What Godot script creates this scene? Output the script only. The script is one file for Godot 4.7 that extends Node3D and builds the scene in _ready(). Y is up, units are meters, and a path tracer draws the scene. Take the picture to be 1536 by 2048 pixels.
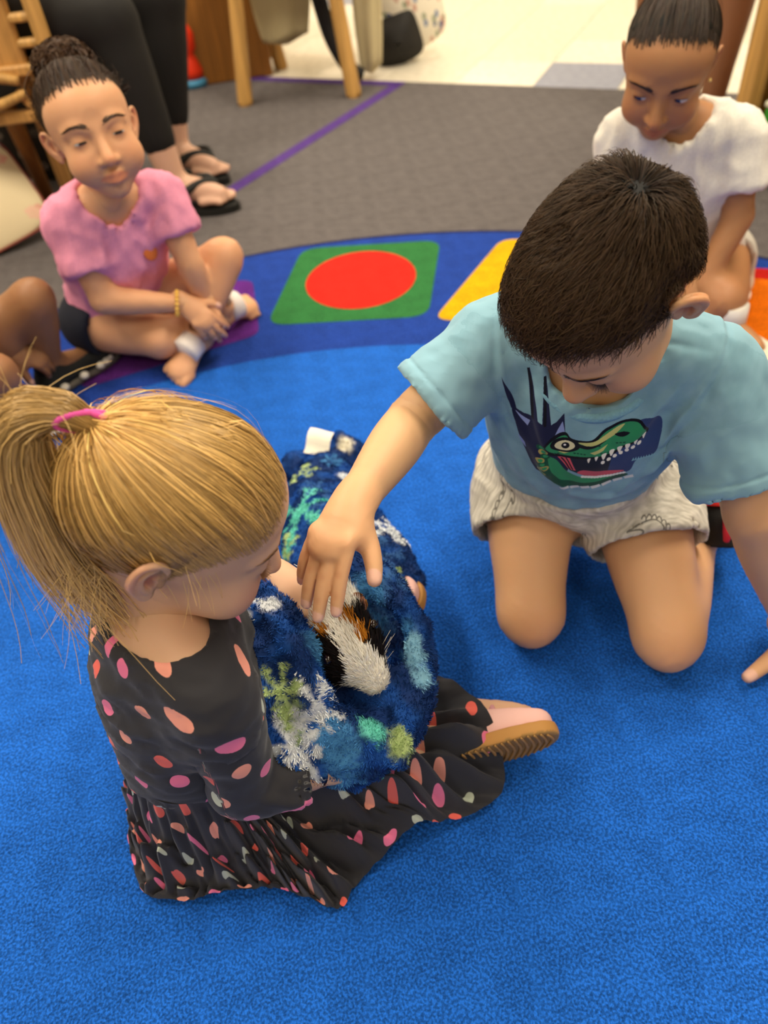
extends Node3D
# A classroom rug with children around it: a girl holds a guinea pig in a fleece blanket, a boy strokes it.
# Metres, y up; the top of the rug is y = 0.

var cam: Camera3D
var names := {}
var M := {}

func _ready() -> void:
	seed(7)
	look()
	materials()
	setting()
	furniture()
	people_behind()
	run_jobs()
	finish_people()

# ---------- camera, light, exposure ----------
func look() -> void:
	cam = Camera3D.new()
	cam.name = "camera"
	var p := deg_to_rad(45.0)
	var roll := deg_to_rad(7.0)
	var fw := Vector3(0, -sin(p), -cos(p))
	var r0 := Vector3(1, 0, 0)
	var u0 := Vector3(0, cos(p), -sin(p))
	var r := r0 * cos(roll) - u0 * sin(roll)
	var u := u0 * cos(roll) + r0 * sin(roll)
	cam.transform = Transform3D(Basis(r, u, -fw), Vector3(0, 0.86, 0))
	cam.near = 0.02
	cam.far = 60.0
	var at := CameraAttributesPhysical.new()
	at.frustum_focal_length = 25.293
	at.frustum_focus_distance = 0.70
	at.frustum_near = 0.02
	at.frustum_far = 60.0
	at.exposure_aperture = 3.8
	cam.attributes = at
	cam.fov = rad_to_deg(2.0 * atan(1024.0 / 1480.0))
	add_child(cam)
	cam.current = true
	var we := WorldEnvironment.new()
	we.name = "environment"
	var e := Environment.new()
	e.background_mode = Environment.BG_COLOR
	e.background_color = Color(0.75, 0.82, 0.9)
	e.background_energy_multiplier = 1.0
	e.tonemap_mode = Environment.TONE_MAPPER_LINEAR
	e.tonemap_exposure = 1.08
	e.sdfgi_enabled = true
	e.ssao_enabled = true
	e.ssil_enabled = true
	we.environment = e
	add_child(we)
	# ceiling panels: x, z, energy
	for q in [[-1.3, -1.1, 4.4], [1.1, -1.1, 4.4], [-1.3, -3.0, 4.0], [1.1, -3.0, 4.0], [-1.3, -5.0, 3.6], [1.1, -5.0, 3.6], [-1.3, 1.0, 1.2], [1.1, 1.0, 1.2]]:
		var l := AreaLight3D.new()
		l.name = "panel_light"
		l.area_size = Vector2(0.56, 1.16)
		l.light_color = Color(1.0, 0.945, 0.85)
		l.light_energy = q[2]
		l.shadow_enabled = true
		l.set("area_range", 14.0)
		l.position = Vector3(q[0], 2.655, q[1])
		l.rotation = Vector3(-PI / 2, 0, 0)
		add_child(l, true)
		panels.append(Vector3(q[0], 2.69, q[1]))
var panels := []

# ---------- helpers ----------
func hexc(s: String) -> Color:
	return Color(s).srgb_to_linear()

func numbered(n: String) -> String:
	if not names.has(n):
		names[n] = 0
		return n
	names[n] += 1
	return "%s_%03d" % [n, names[n]]

func thing(called: String, label: String, category: String, at := Vector3.ZERO, turn := 0.0, group := "") -> Node3D:
	var o := Node3D.new()
	o.name = numbered(called)
	o.position = at
	o.rotation.y = turn
	tag(o, label, category, group)
	add_child(o)
	return o

func tag(o: Node3D, label: String, category := "", group := "", kind := "") -> Node3D:
	if label: o.set_meta("label", label)
	if category: o.set_meta("category", category)
	if group: o.set_meta("group", group)
	if kind: o.set_meta("kind", kind)
	return o

func obj(called: String, mesh: Mesh, mat: Material, parent: Node = null, at := Transform3D()) -> MeshInstance3D:
	var o := MeshInstance3D.new()
	o.name = numbered(called) if parent == null else called
	o.mesh = mesh
	o.material_override = mat
	o.transform = at
	(self if parent == null else parent).add_child(o, true)
	return o

func struct(called: String, mesh: Mesh, mat: Material, label: String, at := Transform3D()) -> MeshInstance3D:
	var o := obj(called, mesh, mat, null, at)
	tag(o, label, "", "", "structure")
	return o

# a box with chamfered edges, centred
func box(s: Vector3, c := 0.004) -> ArrayMesh:
	var st := SurfaceTool.new()
	st.begin(Mesh.PRIMITIVE_TRIANGLES)
	var hs := s * 0.5
	c = minf(c, minf(hs.x, minf(hs.y, hs.z)) * 0.9)
	var pts := PackedVector3Array()
	for ix in [-1, 1]:
		for iy in [-1, 1]:
			for iz in [-1, 1]:
				var sg := Vector3(ix, iy, iz)
				pts.append(sg * (hs - Vector3(0, c, c)))
				pts.append(sg * (hs - Vector3(c, 0, c)))
				pts.append(sg * (hs - Vector3(c, c, 0)))
	hull(st, pts)
	return st.commit()

func hull(st: SurfaceTool, pts: PackedVector3Array) -> void:
	var sh := ConvexPolygonShape3D.new()
	# faces of a chamfered box, by group of eight corners x three points
	var id := func(x: int, y: int, z: int, k: int) -> int: return ((x * 4 + y * 2 + z) * 3) + k
	var quads := []
	for s in [0, 1]:
		quads.append([id.call(s, 0, 0, 0), id.call(s, 1, 0, 0), id.call(s, 1, 1, 0), id.call(s, 0, 1, 0)])
		quads.append([id.call(0, s, 0, 1), id.call(1, s, 0, 1), id.call(1, s, 1, 1), id.call(0, s, 1, 1)])
		quads.append([id.call(0, 0, s, 2), id.call(1, 0, s, 2), id.call(1, 1, s, 2), id.call(0, 1, s, 2)])
		for q in [0, 1]:
			quads.append([id.call(0, s, q, 1), id.call(1, s, q, 1), id.call(1, s, q, 2), id.call(0, s, q, 2)])
			quads.append([id.call(s, 0, q, 0), id.call(s, 1, q, 0), id.call(s, 1, q, 2), id.call(s, 0, q, 2)])
			quads.append([id.call(s, q, 0, 0), id.call(s, q, 1, 0), id.call(s, q, 1, 1), id.call(s, q, 0, 1)])
	for x in [0, 1]:
		for y in [0, 1]:
			for z in [0, 1]:
				quads.append([id.call(x, y, z, 0), id.call(x, y, z, 1), id.call(x, y, z, 2)])
	for q in quads:
		var a := pts[q[0]]
		var b := pts[q[1]]
		var d := pts[q[2]]
		var nrm := (d - a).cross(b - a).normalized()
		var flip := nrm.dot(a + b + d) < 0.0
		if flip: nrm = -nrm
		var tri := [[0, 1, 2]] if q.size() == 3 else [[0, 1, 2], [0, 2, 3]]
		for t in tri:
			for k in ([t[0], t[2], t[1]] if flip else t):
				st.set_normal(nrm)
				st.set_uv(Vector2(pts[q[k]].x + pts[q[k]].z, pts[q[k]].y + pts[q[k]].z))
				st.add_vertex(pts[q[k]])

# a flat slab from an outline in x, z: top at y = top
func slab(outline: PackedVector2Array, top: float, thick: float) -> ArrayMesh:
	var m := MD.new()
	var n := outline.size()
	var tri := Geometry2D.triangulate_polygon(outline)
	for p in outline:
		m.v.append(Vector3(p.x, top, p.y))
		m.n.append(Vector3.UP)
	for k in range(0, tri.size(), 3):
		var a := outline[tri[k]]
		var b := outline[tri[k + 1]]
		var d := outline[tri[k + 2]]
		if (b - a).cross(d - a) > 0.0:
			m.i.append_array([tri[k], tri[k + 1], tri[k + 2]])
		else:
			m.i.append_array([tri[k], tri[k + 2], tri[k + 1]])
	var area := 0.0
	for k in n:
		area += outline[k].cross(outline[(k + 1) % n])
	for k in n:
		var a := outline[k]
		var b := outline[(k + 1) % n]
		var nr := Vector3(b.y - a.y, 0, -(b.x - a.x)).normalized() * signf(area)
		var q := m.v.size()
		m.v.append_array([Vector3(a.x, top, a.y), Vector3(b.x, top, b.y), Vector3(a.x, top - thick, a.y), Vector3(b.x, top - thick, b.y)])
		for w in 4: m.n.append(nr)
		if area > 0.0:
			m.i.append_array([q, q + 2, q + 1, q + 1, q + 2, q + 3])
		else:
			m.i.append_array([q, q + 1, q + 2, q + 1, q + 3, q + 2])
	return m.mesh()

func round_poly(pts: Array, r: float) -> PackedVector2Array:
	var out := PackedVector2Array()
	var n := pts.size()
	for k in n:
		var b: Vector2 = pts[k]
		var a: Vector2 = b + (pts[(k + n - 1) % n] - b).normalized() * r
		var c: Vector2 = b + (pts[(k + 1) % n] - b).normalized() * r
		for j in 7:
			var u := j / 6.0
			out.append(a.lerp(b, u).lerp(b.lerp(c, u), u))
	return out

func ellipse(c: Vector2, ax: Vector2, ay: Vector2, n := 64) -> PackedVector2Array:
	var out := PackedVector2Array()
	for k in n:
		var a := TAU * k / n
		out.append(c + ax * cos(a) + ay * sin(a))
	return out

# a tube through points (smooth), as mesh data
func pipe(pts: Array, rad: Array, sides := 10, sub := 5, caps := true) -> MD:
	var P := PackedVector3Array()
	var R := PackedFloat32Array()
	var n := pts.size()
	for k in n - 1:
		var s := sub if n > 2 else 1
		for j in s:
			var u := float(j) / s
			P.append((pts[k] as Vector3).cubic_interpolate(pts[k + 1], pts[maxi(k - 1, 0)], pts[mini(k + 2, n - 1)], u))
			R.append(lerpf(rad[k], rad[k + 1], u))
	P.append(pts[n - 1])
	R.append(rad[n - 1])
	var m := MD.new()
	var last := Vector3.ZERO
	for k in P.size():
		var d := (P[mini(k + 1, P.size() - 1)] - P[maxi(k - 1, 0)]).normalized()
		var x := last - d * last.dot(d)
		if x.length() < 0.1:
			x = d.cross(Vector3.UP if absf(d.y) < 0.9 else Vector3.RIGHT)
		x = x.normalized()
		last = x
		var y := d.cross(x)
		for s in sides:
			var a := TAU * s / sides
			m.v.append(P[k] + (x * cos(a) + y * sin(a)) * R[k])
	for k in P.size() - 1:
		for s in sides:
			var a := k * sides + s
			var b := k * sides + (s + 1) % sides
			m.i.append_array([a, a + sides, b, b, a + sides, b + sides])
	if caps:
		for e in [0, P.size() - 1]:
			var q := m.v.size()
			m.v.append(P[e])
			for s in sides:
				var a: int = e * sides + s
				var b: int = e * sides + (s + 1) % sides
				m.i.append_array([q, a, b] if e == 0 else [q, b, a])
	return m.normals()

# a surface of revolution round y
func lathe(prof: Array, sides := 24) -> MD:
	var pts := PackedVector3Array()
	for p in prof:
		for s in sides:
			var a := -TAU * s / sides
			pts.append(Vector3(cos(a) * p.x, p.y, sin(a) * p.x))
	return MD.sheet(sides, prof.size(), pts, true).normals()

func ball(r: Vector3, sides := 16, rings := 10) -> MD:
	var prof := []
	for k in rings + 1:
		var a := PI * k / rings - PI / 2
		prof.append(Vector2(cos(a) + 1e-4, sin(a)))
	var m := lathe(prof, sides)
	for k in m.v.size():
		m.n[k] = (m.v[k] / r).normalized()
		m.v[k] *= r
	return m

func moved(m: MD, t: Transform3D) -> MD:
	var nb := t.basis.inverse().transposed()
	for k in m.v.size():
		m.v[k] = t * m.v[k]
		if m.n.size() > k:
			m.n[k] = (nb * m.n[k]).normalized()
	return m

func along(z: Vector3, y: Vector3) -> Basis:   # z forward, y roughly up
	z = z.normalized()
	var x := y.cross(z).normalized()
	return Basis(x, z.cross(x), z)

# ---------- pictures ----------
func canvas(w: int, h: int, c: Color) -> Image:
	var im := Image.create(w, h, false, Image.FORMAT_RGBA8)
	im.fill(c)
	return im

func poly(im: Image, pts: Array, c: Color) -> void:
	var y0 := 1e9
	var y1 := -1e9
	for p in pts:
		y0 = minf(y0, p.y)
		y1 = maxf(y1, p.y)
	for y in range(maxi(0, int(y0)), mini(im.get_height(), int(y1) + 1)):
		var xs := []
		for k in pts.size():
			var a: Vector2 = pts[k]
			var b: Vector2 = pts[(k + 1) % pts.size()]
			if (a.y <= y) != (b.y <= y):
				xs.append(a.x + (y - a.y) / (b.y - a.y) * (b.x - a.x))
		xs.sort()
		for k in range(0, xs.size() - 1, 2):
			var xa := clampi(int(round(xs[k])), 0, im.get_width())
			var xb := clampi(int(round(xs[k + 1])), 0, im.get_width())
			if xb > xa:
				im.fill_rect(Rect2i(xa, y, xb - xa, 1), c)

func smooth_pts(pts: Array, sub := 6, closed := true) -> Array:
	var out := []
	var n := pts.size()
	for k in (n if closed else n - 1):
		for j in sub:
			out.append((pts[k] as Vector2).cubic_interpolate(pts[(k + 1) % n], pts[(k + n - 1) % n] if closed else pts[maxi(k - 1, 0)], pts[(k + 2) % n] if closed else pts[mini(k + 2, n - 1)], float(j) / sub))
	if not closed:
		out.append(pts[n - 1])
	return out

func disc(im: Image, c: Vector2, r: Vector2, col: Color, turn := 0.0) -> void:
	var pts := []
	for k in 28:
		var a := TAU * k / 28
		pts.append(c + Vector2(cos(a) * r.x, sin(a) * r.y).rotated(turn))
	poly(im, pts, col)

func line(im: Image, pts: Array, w0: float, w1: float, col: Color) -> void:
	for k in pts.size() - 1:
		var a: Vector2 = pts[k]
		var b: Vector2 = pts[k + 1]
		var s := (b - a).orthogonal().normalized() * 0.5
		var wa := lerpf(w0, w1, float(k) / (pts.size() - 1))
		var wb := lerpf(w0, w1, float(k + 1) / (pts.size() - 1))
		poly(im, [a + s * wa, b + s * wb, b - s * wb, a - s * wa], col)
		if wb > 2.0:
			disc(im, b, Vector2.ONE * wb * 0.5, col)

func tex(im: Image) -> ImageTexture:
	return ImageTexture.create_from_image(im)

# seamless grey noise around 0.5, from FastNoiseLite
func noise_image(w: int, freq: float, octaves := 3, kind := FastNoiseLite.TYPE_SIMPLEX_SMOOTH, sd := 1) -> Image:
	var nz := FastNoiseLite.new()
	nz.seed = sd
	nz.noise_type = kind
	nz.frequency = freq
	nz.fractal_octaves = octaves
	return nz.get_seamless_image(w, w)

func grey_to(im: Image, a: Color, b: Color, lo := 0.0, hi := 1.0) -> ImageTexture:
	var out := Image.create(im.get_width(), im.get_height(), false, Image.FORMAT_RGBA8)
	for y in im.get_height():
		for x in im.get_width():
			out.set_pixel(x, y, a.lerp(b, clampf((im.get_pixel(x, y).r - lo) / (hi - lo), 0.0, 1.0)))
	return tex(out)

func std(c: Color, rough := 0.8, spec := 0.4) -> StandardMaterial3D:
	var m := StandardMaterial3D.new()
	m.albedo_color = c
	m.roughness = rough
	m.metallic_specular = spec
	return m

func bump(m: StandardMaterial3D, t: Texture2D, depth: float, per_m: float) -> StandardMaterial3D:
	m.heightmap_enabled = true
	m.heightmap_texture = t
	m.heightmap_scale = depth
	m.uv1_triplanar = true
	m.uv1_world_triplanar = true
	m.uv1_scale = Vector3.ONE * per_m
	return m
# ---------- a signed distance grid that is meshed with surface nets ----------
class Grid:
	var o: Vector3
	var h: float
	var nx: int
	var ny: int
	var nz: int
	var f: PackedFloat32Array
	var t: PackedFloat32Array
	func _init(lo: Vector3, hi: Vector3, cell: float) -> void:
		o = lo
		h = cell
		nx = int(ceil((hi.x - lo.x) / cell)) + 1
		ny = int(ceil((hi.y - lo.y) / cell)) + 1
		nz = int(ceil((hi.z - lo.z) / cell)) + 1
		f.resize(nx * ny * nz)
		f.fill(1.0)
		t.resize(nx * ny * nz)
	func _range(lo: Vector3, hi: Vector3) -> PackedInt32Array:
		var a := ((lo - o) / h).floor()
		var b := ((hi - o) / h).ceil()
		return PackedInt32Array([clampi(int(a.x), 0, nx), clampi(int(a.y), 0, ny), clampi(int(a.z), 0, nz), clampi(int(b.x) + 1, 0, nx), clampi(int(b.y) + 1, 0, ny), clampi(int(b.z) + 1, 0, nz)])
	func _merge(r: PackedInt32Array, k: float, mode: int) -> void:
		for z in range(r[2], r[5]):
			for y in range(r[1], r[4]):
				var i: int = r[0] + nx * (y + ny * z)
				for x in range(r[0], r[3]):
					var a := f[i]
					var b := t[i]
					if mode == 0:
						if b < a + k:
							var g := maxf(k - absf(a - b), 0.0)
							f[i] = minf(a, b) - (g * g / k * 0.25 if k > 0.0 else 0.0)
					elif mode == 1:
						b = -b
						if b > a - k:
							var g2 := maxf(k - absf(a - b), 0.0)
							f[i] = maxf(a, b) + (g2 * g2 / k * 0.25 if k > 0.0 else 0.0)
					else:
						f[i] = maxf(a, b)
					i += 1
	# a chain of joints with radii, rounded by a spline; flat: an axis along which the section is q times as thick
	func tube(pts: Array, rad: Array, k := 0.01, mode := 0, sub := 4, flat := Vector3.ZERO, q := 1.0, cuts := []) -> void:
		var P := PackedVector3Array()
		var R := PackedFloat32Array()
		var n := pts.size()
		for i in n - 1:
			var p0: Vector3 = pts[maxi(i - 1, 0)]
			var p1: Vector3 = pts[i]
			var p2: Vector3 = pts[i + 1]
			var p3: Vector3 = pts[mini(i + 2, n - 1)]
			var s := sub if n > 2 else 1
			for j in s:
				var w := float(j) / s
				P.append(p1.cubic_interpolate(p2, p0, p3, w))
				R.append(cubic_interpolate(rad[i], rad[i + 1], rad[maxi(i - 1, 0)], rad[mini(i + 2, n - 1)], w))
		P.append(pts[n - 1])
		R.append(rad[n - 1])
		t.fill(1.0)
		var m := k + 2.2 * h
		var lo := P[0]
		var hi := P[0]
		var grow := maxf(1.0, q)
		var iq := 1.0 / q - 1.0
		for i in P.size() - 1:
			var a := P[i]
			var b := P[i + 1]
			var ra := R[i]
			var rb := R[i + 1]
			var rr := Vector3.ONE * (maxf(ra, rb) * grow + m)
			var l2 := a.min(b) - rr
			var h2 := a.max(b) + rr
			lo = lo.min(l2)
			hi = hi.max(h2)
			var r := _range(l2, h2)
			var ba := b - a
			var bb := 1.0 / maxf(ba.dot(ba), 1e-12)
			for z in range(r[2], r[5]):
				for y in range(r[1], r[4]):
					var p := Vector3(o.x + r[0] * h, o.y + y * h, o.z + z * h)
					var ix: int = r[0] + nx * (y + ny * z)
					for x in range(r[0], r[3]):
						var pa := p - a
						var u := clampf(pa.dot(ba) * bb, 0.0, 1.0)
						pa -= ba * u
						var d: float
						var l := pa.length()
						if q != 1.0:
							var w2 := (pa + flat * (pa.dot(flat) * iq)).length()
							d = (w2 - ra - (rb - ra) * u) * (l + 1e-6) / (w2 + 1e-6)
						else:
							d = l - ra - (rb - ra) * u
						if d < t[ix]:
							t[ix] = d
						ix += 1
						p.x += h
		var rg := _range(lo, hi)
		for c in cuts:
			_cut(rg, c[0], c[1])
		_merge(rg, k, mode)
	func _cut(r: PackedInt32Array, at: Vector3, nrm: Vector3) -> void:
		for z in range(r[2], r[5]):
			for y in range(r[1], r[4]):
				var p := Vector3(o.x + r[0] * h, o.y + y * h, o.z + z * h)
				var i: int = r[0] + nx * (y + ny * z)
				var d := (p - at).dot(nrm)
				for x in range(r[0], r[3]):
					if d > t[i]:
						t[i] = d
					i += 1
					d += h * nrm.x
	func ell(c: Vector3, b: Basis, rad: Vector3, k := 0.01, mode := 0) -> void:
		t.fill(1.0)
		var bx := b.x.abs() * rad.x + b.y.abs() * rad.y + b.z.abs() * rad.z + Vector3.ONE * (k + 2.2 * h)
		var r := _range(c - bx, c + bx)
		var bt := b.transposed()
		var i1 := Vector3(1.0 / rad.x, 1.0 / rad.y, 1.0 / rad.z)
		var i2 := i1 * i1
		for z in range(r[2], r[5]):
			for y in range(r[1], r[4]):
				var i: int = r[0] + nx * (y + ny * z)
				var p := bt * (Vector3(o.x + r[0] * h, o.y + y * h, o.z + z * h) - c)
				var st := bt * Vector3(h, 0, 0)
				for x in range(r[0], r[3]):
					var k0 := (p * i1).length()
					t[i] = k0 * (k0 - 1.0) / maxf((p * i2).length(), 1e-6)
					p += st
					i += 1
		_merge(r, k, mode)
	# cut away what lies beyond a plane, inside the box lo..hi
	func plane(at: Vector3, nrm: Vector3, lo: Vector3, hi: Vector3) -> void:
		t.fill(-1.0)
		var r := _range(lo, hi)
		_cut(r, at, nrm)
		_merge(r, 0.0, 2)
	func at(p: Vector3) -> float:
		var q := (p - o) / h
		var x := clampi(int(q.x), 0, nx - 2)
		var y := clampi(int(q.y), 0, ny - 2)
		var z := clampi(int(q.z), 0, nz - 2)
		var fx := clampf(q.x - x, 0.0, 1.0)
		var fy := clampf(q.y - y, 0.0, 1.0)
		var fz := clampf(q.z - z, 0.0, 1.0)
		var i := x + nx * (y + ny * z)
		var zs := nx * ny
		var a := lerpf(lerpf(f[i], f[i + 1], fx), lerpf(f[i + nx], f[i + nx + 1], fx), fy)
		var b := lerpf(lerpf(f[i + zs], f[i + zs + 1], fx), lerpf(f[i + zs + nx], f[i + zs + nx + 1], fx), fy)
		return lerpf(a, b, fz)
	func mesh() -> MD:
		var out := MD.new()
		var id := PackedInt32Array()
		id.resize(f.size())
		id.fill(-1)
		var sy := nx
		var sz := nx * ny
		var off := [0, 1, sy, sy + 1, sz, sz + 1, sz + sy, sz + sy + 1]
		var ed := [0, 1, 2, 3, 4, 5, 6, 7, 0, 2, 1, 3, 4, 6, 5, 7, 0, 4, 1, 5, 2, 6, 3, 7]
		var cv := [Vector3(0, 0, 0), Vector3(1, 0, 0), Vector3(0, 1, 0), Vector3(1, 1, 0), Vector3(0, 0, 1), Vector3(1, 0, 1), Vector3(0, 1, 1), Vector3(1, 1, 1)]
		var far := h * 2.6
		for z in nz - 1:
			for y in ny - 1:
				var i := nx * (y + ny * z)
				for x in nx - 1:
					var f0 := f[i]
					if absf(f0) < far or f0 > 0.9:
						var s := 0
						if f0 < 0.0: s += 1
						if f[i + 1] < 0.0: s += 2
						if f[i + sy] < 0.0: s += 4
						if f[i + sy + 1] < 0.0: s += 8
						if f[i + sz] < 0.0: s += 16
						if f[i + sz + 1] < 0.0: s += 32
						if f[i + sz + sy] < 0.0: s += 64
						if f[i + sz + sy + 1] < 0.0: s += 128
						if s != 0 and s != 255:
							var sum := Vector3.ZERO
							var n := 0
							for e in 12:
								var c0: int = ed[e * 2]
								var c1: int = ed[e * 2 + 1]
								if ((s >> c0) & 1) != ((s >> c1) & 1):
									var a := f[i + off[c0]]
									var b := f[i + off[c1]]
									sum += (cv[c0] as Vector3).lerp(cv[c1], a / (a - b))
									n += 1
							id[i] = out.v.size()
							out.v.append(o + (Vector3(x, y, z) + sum / n) * h)
							var in0 := f0 < 0.0
							if y > 0 and z > 0 and in0 != (f[i + 1] < 0.0):
								_quad(out, id[i], id[i - sy], id[i - sy - sz], id[i - sz], in0)
							if x > 0 and z > 0 and in0 != (f[i + sy] < 0.0):
								_quad(out, id[i], id[i - sz], id[i - sz - 1], id[i - 1], in0)
							if x > 0 and y > 0 and in0 != (f[i + sz] < 0.0):
								_quad(out, id[i], id[i - 1], id[i - 1 - sy], id[i - sy], in0)
					i += 1
		return out
	func _quad(m: MD, a: int, b: int, c: int, d: int, flip: bool) -> void:
		if a < 0 or b < 0 or c < 0 or d < 0:
			return
		if flip:
			m.i.append_array([a, c, b, a, d, c])
		else:
			m.i.append_array([a, b, c, a, c, d])

# ---------- mesh data with colours and texture places ----------
class MD:
	var v: PackedVector3Array
	var n: PackedVector3Array
	var c: PackedColorArray
	var uv: PackedVector2Array
	var i: PackedInt32Array
	func relax(times := 1, w := 0.5) -> MD:
		for q in times:
			var s := PackedVector3Array()
			s.resize(v.size())
			var k := PackedInt32Array()
			k.resize(v.size())
			for j in range(0, i.size(), 3):
				var a := i[j]
				var b := i[j + 1]
				var d := i[j + 2]
				s[a] += v[b] + v[d]
				s[b] += v[a] + v[d]
				s[d] += v[a] + v[b]
				k[a] += 2
				k[b] += 2
				k[d] += 2
			for j in v.size():
				if k[j] > 0:
					v[j] = v[j].lerp(s[j] / k[j], w)
		return self
	func normals() -> MD:
		n.resize(v.size())
		n.fill(Vector3.ZERO)
		for j in range(0, i.size(), 3):
			var a := i[j]
			var b := i[j + 1]
			var d := i[j + 2]
			var g := (v[d] - v[a]).cross(v[b] - v[a])
			n[a] += g
			n[b] += g
			n[d] += g
		for j in n.size():
			n[j] = n[j].normalized()
		return self
	func split() -> MD:   # every triangle into four
		var mid := {}
		var ni := PackedInt32Array()
		for j in range(0, i.size(), 3):
			var e := PackedInt32Array([0, 0, 0])
			for q in 3:
				var a := i[j + q]
				var b := i[j + (q + 1) % 3]
				var key := mini(a, b) * 4194304 + maxi(a, b)
				if not mid.has(key):
					mid[key] = v.size()
					v.append((v[a] + v[b]) * 0.5)
				e[q] = mid[key]
			ni.append_array([i[j], e[0], e[2], i[j + 1], e[1], e[0], i[j + 2], e[2], e[1], e[0], e[1], e[2]])
		i = ni
		return self
	func paint(col: Color) -> MD:
		c.resize(v.size())
		c.fill(col)
		return self
	func spot(at: Vector3, r: float, col: Color, w := 1.0, hard := 0.0) -> MD:
		var r2 := r * r
		for j in v.size():
			var d := v[j].distance_squared_to(at)
			if d < r2:
				c[j] = c[j].lerp(col, w * smoothstep(1.0, hard, sqrt(d) / r))
		return self
	func tint(fn: Callable) -> MD:
		c.resize(v.size())
		for j in v.size():
			c[j] = fn.call(v[j], n[j] if n.size() > j else Vector3.UP)
		return self
	func place(fn: Callable) -> MD:
		uv.resize(v.size())
		for j in v.size():
			uv[j] = fn.call(v[j], n[j])
		return self
	func push(fn: Callable) -> MD:   # moves each point along its normal
		normals()
		for j in v.size():
			v[j] += n[j] * float(fn.call(v[j], n[j]))
		return normals()
	func add(m: MD) -> MD:
		var k := v.size()
		v.append_array(m.v)
		n.append_array(m.n)
		c.append_array(m.c)
		uv.append_array(m.uv)
		var at := i.size()
		i.append_array(m.i)
		for j in range(at, i.size()):
			i[j] += k
		return self
	func mesh() -> ArrayMesh:
		if n.size() != v.size():
			normals()
		var a := []
		a.resize(Mesh.ARRAY_MAX)
		a[Mesh.ARRAY_VERTEX] = v
		a[Mesh.ARRAY_NORMAL] = n
		if c.size() == v.size():
			a[Mesh.ARRAY_COLOR] = c
		if uv.size() == v.size():
			a[Mesh.ARRAY_TEX_UV] = uv
		a[Mesh.ARRAY_INDEX] = i
		var m := ArrayMesh.new()
		m.add_surface_from_arrays(Mesh.PRIMITIVE_TRIANGLES, a)
		return m
	# a ribbon of hair or yarn through the points; face: the way it looks
	func strand(p: PackedVector3Array, w0: float, w1: float, col: Color, face: Vector3, col2: Color, turn := 0.0) -> void:
		var k := v.size()
		var m := p.size()
		for j in m:
			var d := (p[mini(j + 1, m - 1)] - p[maxi(j - 1, 0)]).normalized()
			var side := d.cross(face).normalized()
			var up := side.cross(d).normalized()
			if turn != 0.0:
				side = side * cos(turn) + up * sin(turn)
				up = side.cross(d).normalized()
			var u := float(j) / (m - 1)
			var w := lerpf(w0, w1, u * u) * 0.5
			v.append(p[j] - side * w)
			v.append(p[j] + side * w)
			n.append((up - side * 0.5).normalized())
			n.append((up + side * 0.5).normalized())
			var cc := col.lerp(col2, u)
			c.append(cc)
			c.append(cc)
			if j > 0:
				var b := k + j * 2
				i.append_array([b - 2, b, b - 1, b - 1, b, b + 1])
	# a grid of points nu x nv -> surface
	static func sheet(nu: int, nv: int, pts: PackedVector3Array, wrap_u := false) -> MD:
		var m := MD.new()
		m.v = pts
		for b in nv - 1:
			for a in (nu if wrap_u else nu - 1):
				var a2 := (a + 1) % nu
				var p := b * nu + a
				var q := b * nu + a2
				var r := p + nu
				var s := q + nu
				m.i.append_array([p, r, q, q, r, s])
		return m
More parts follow.
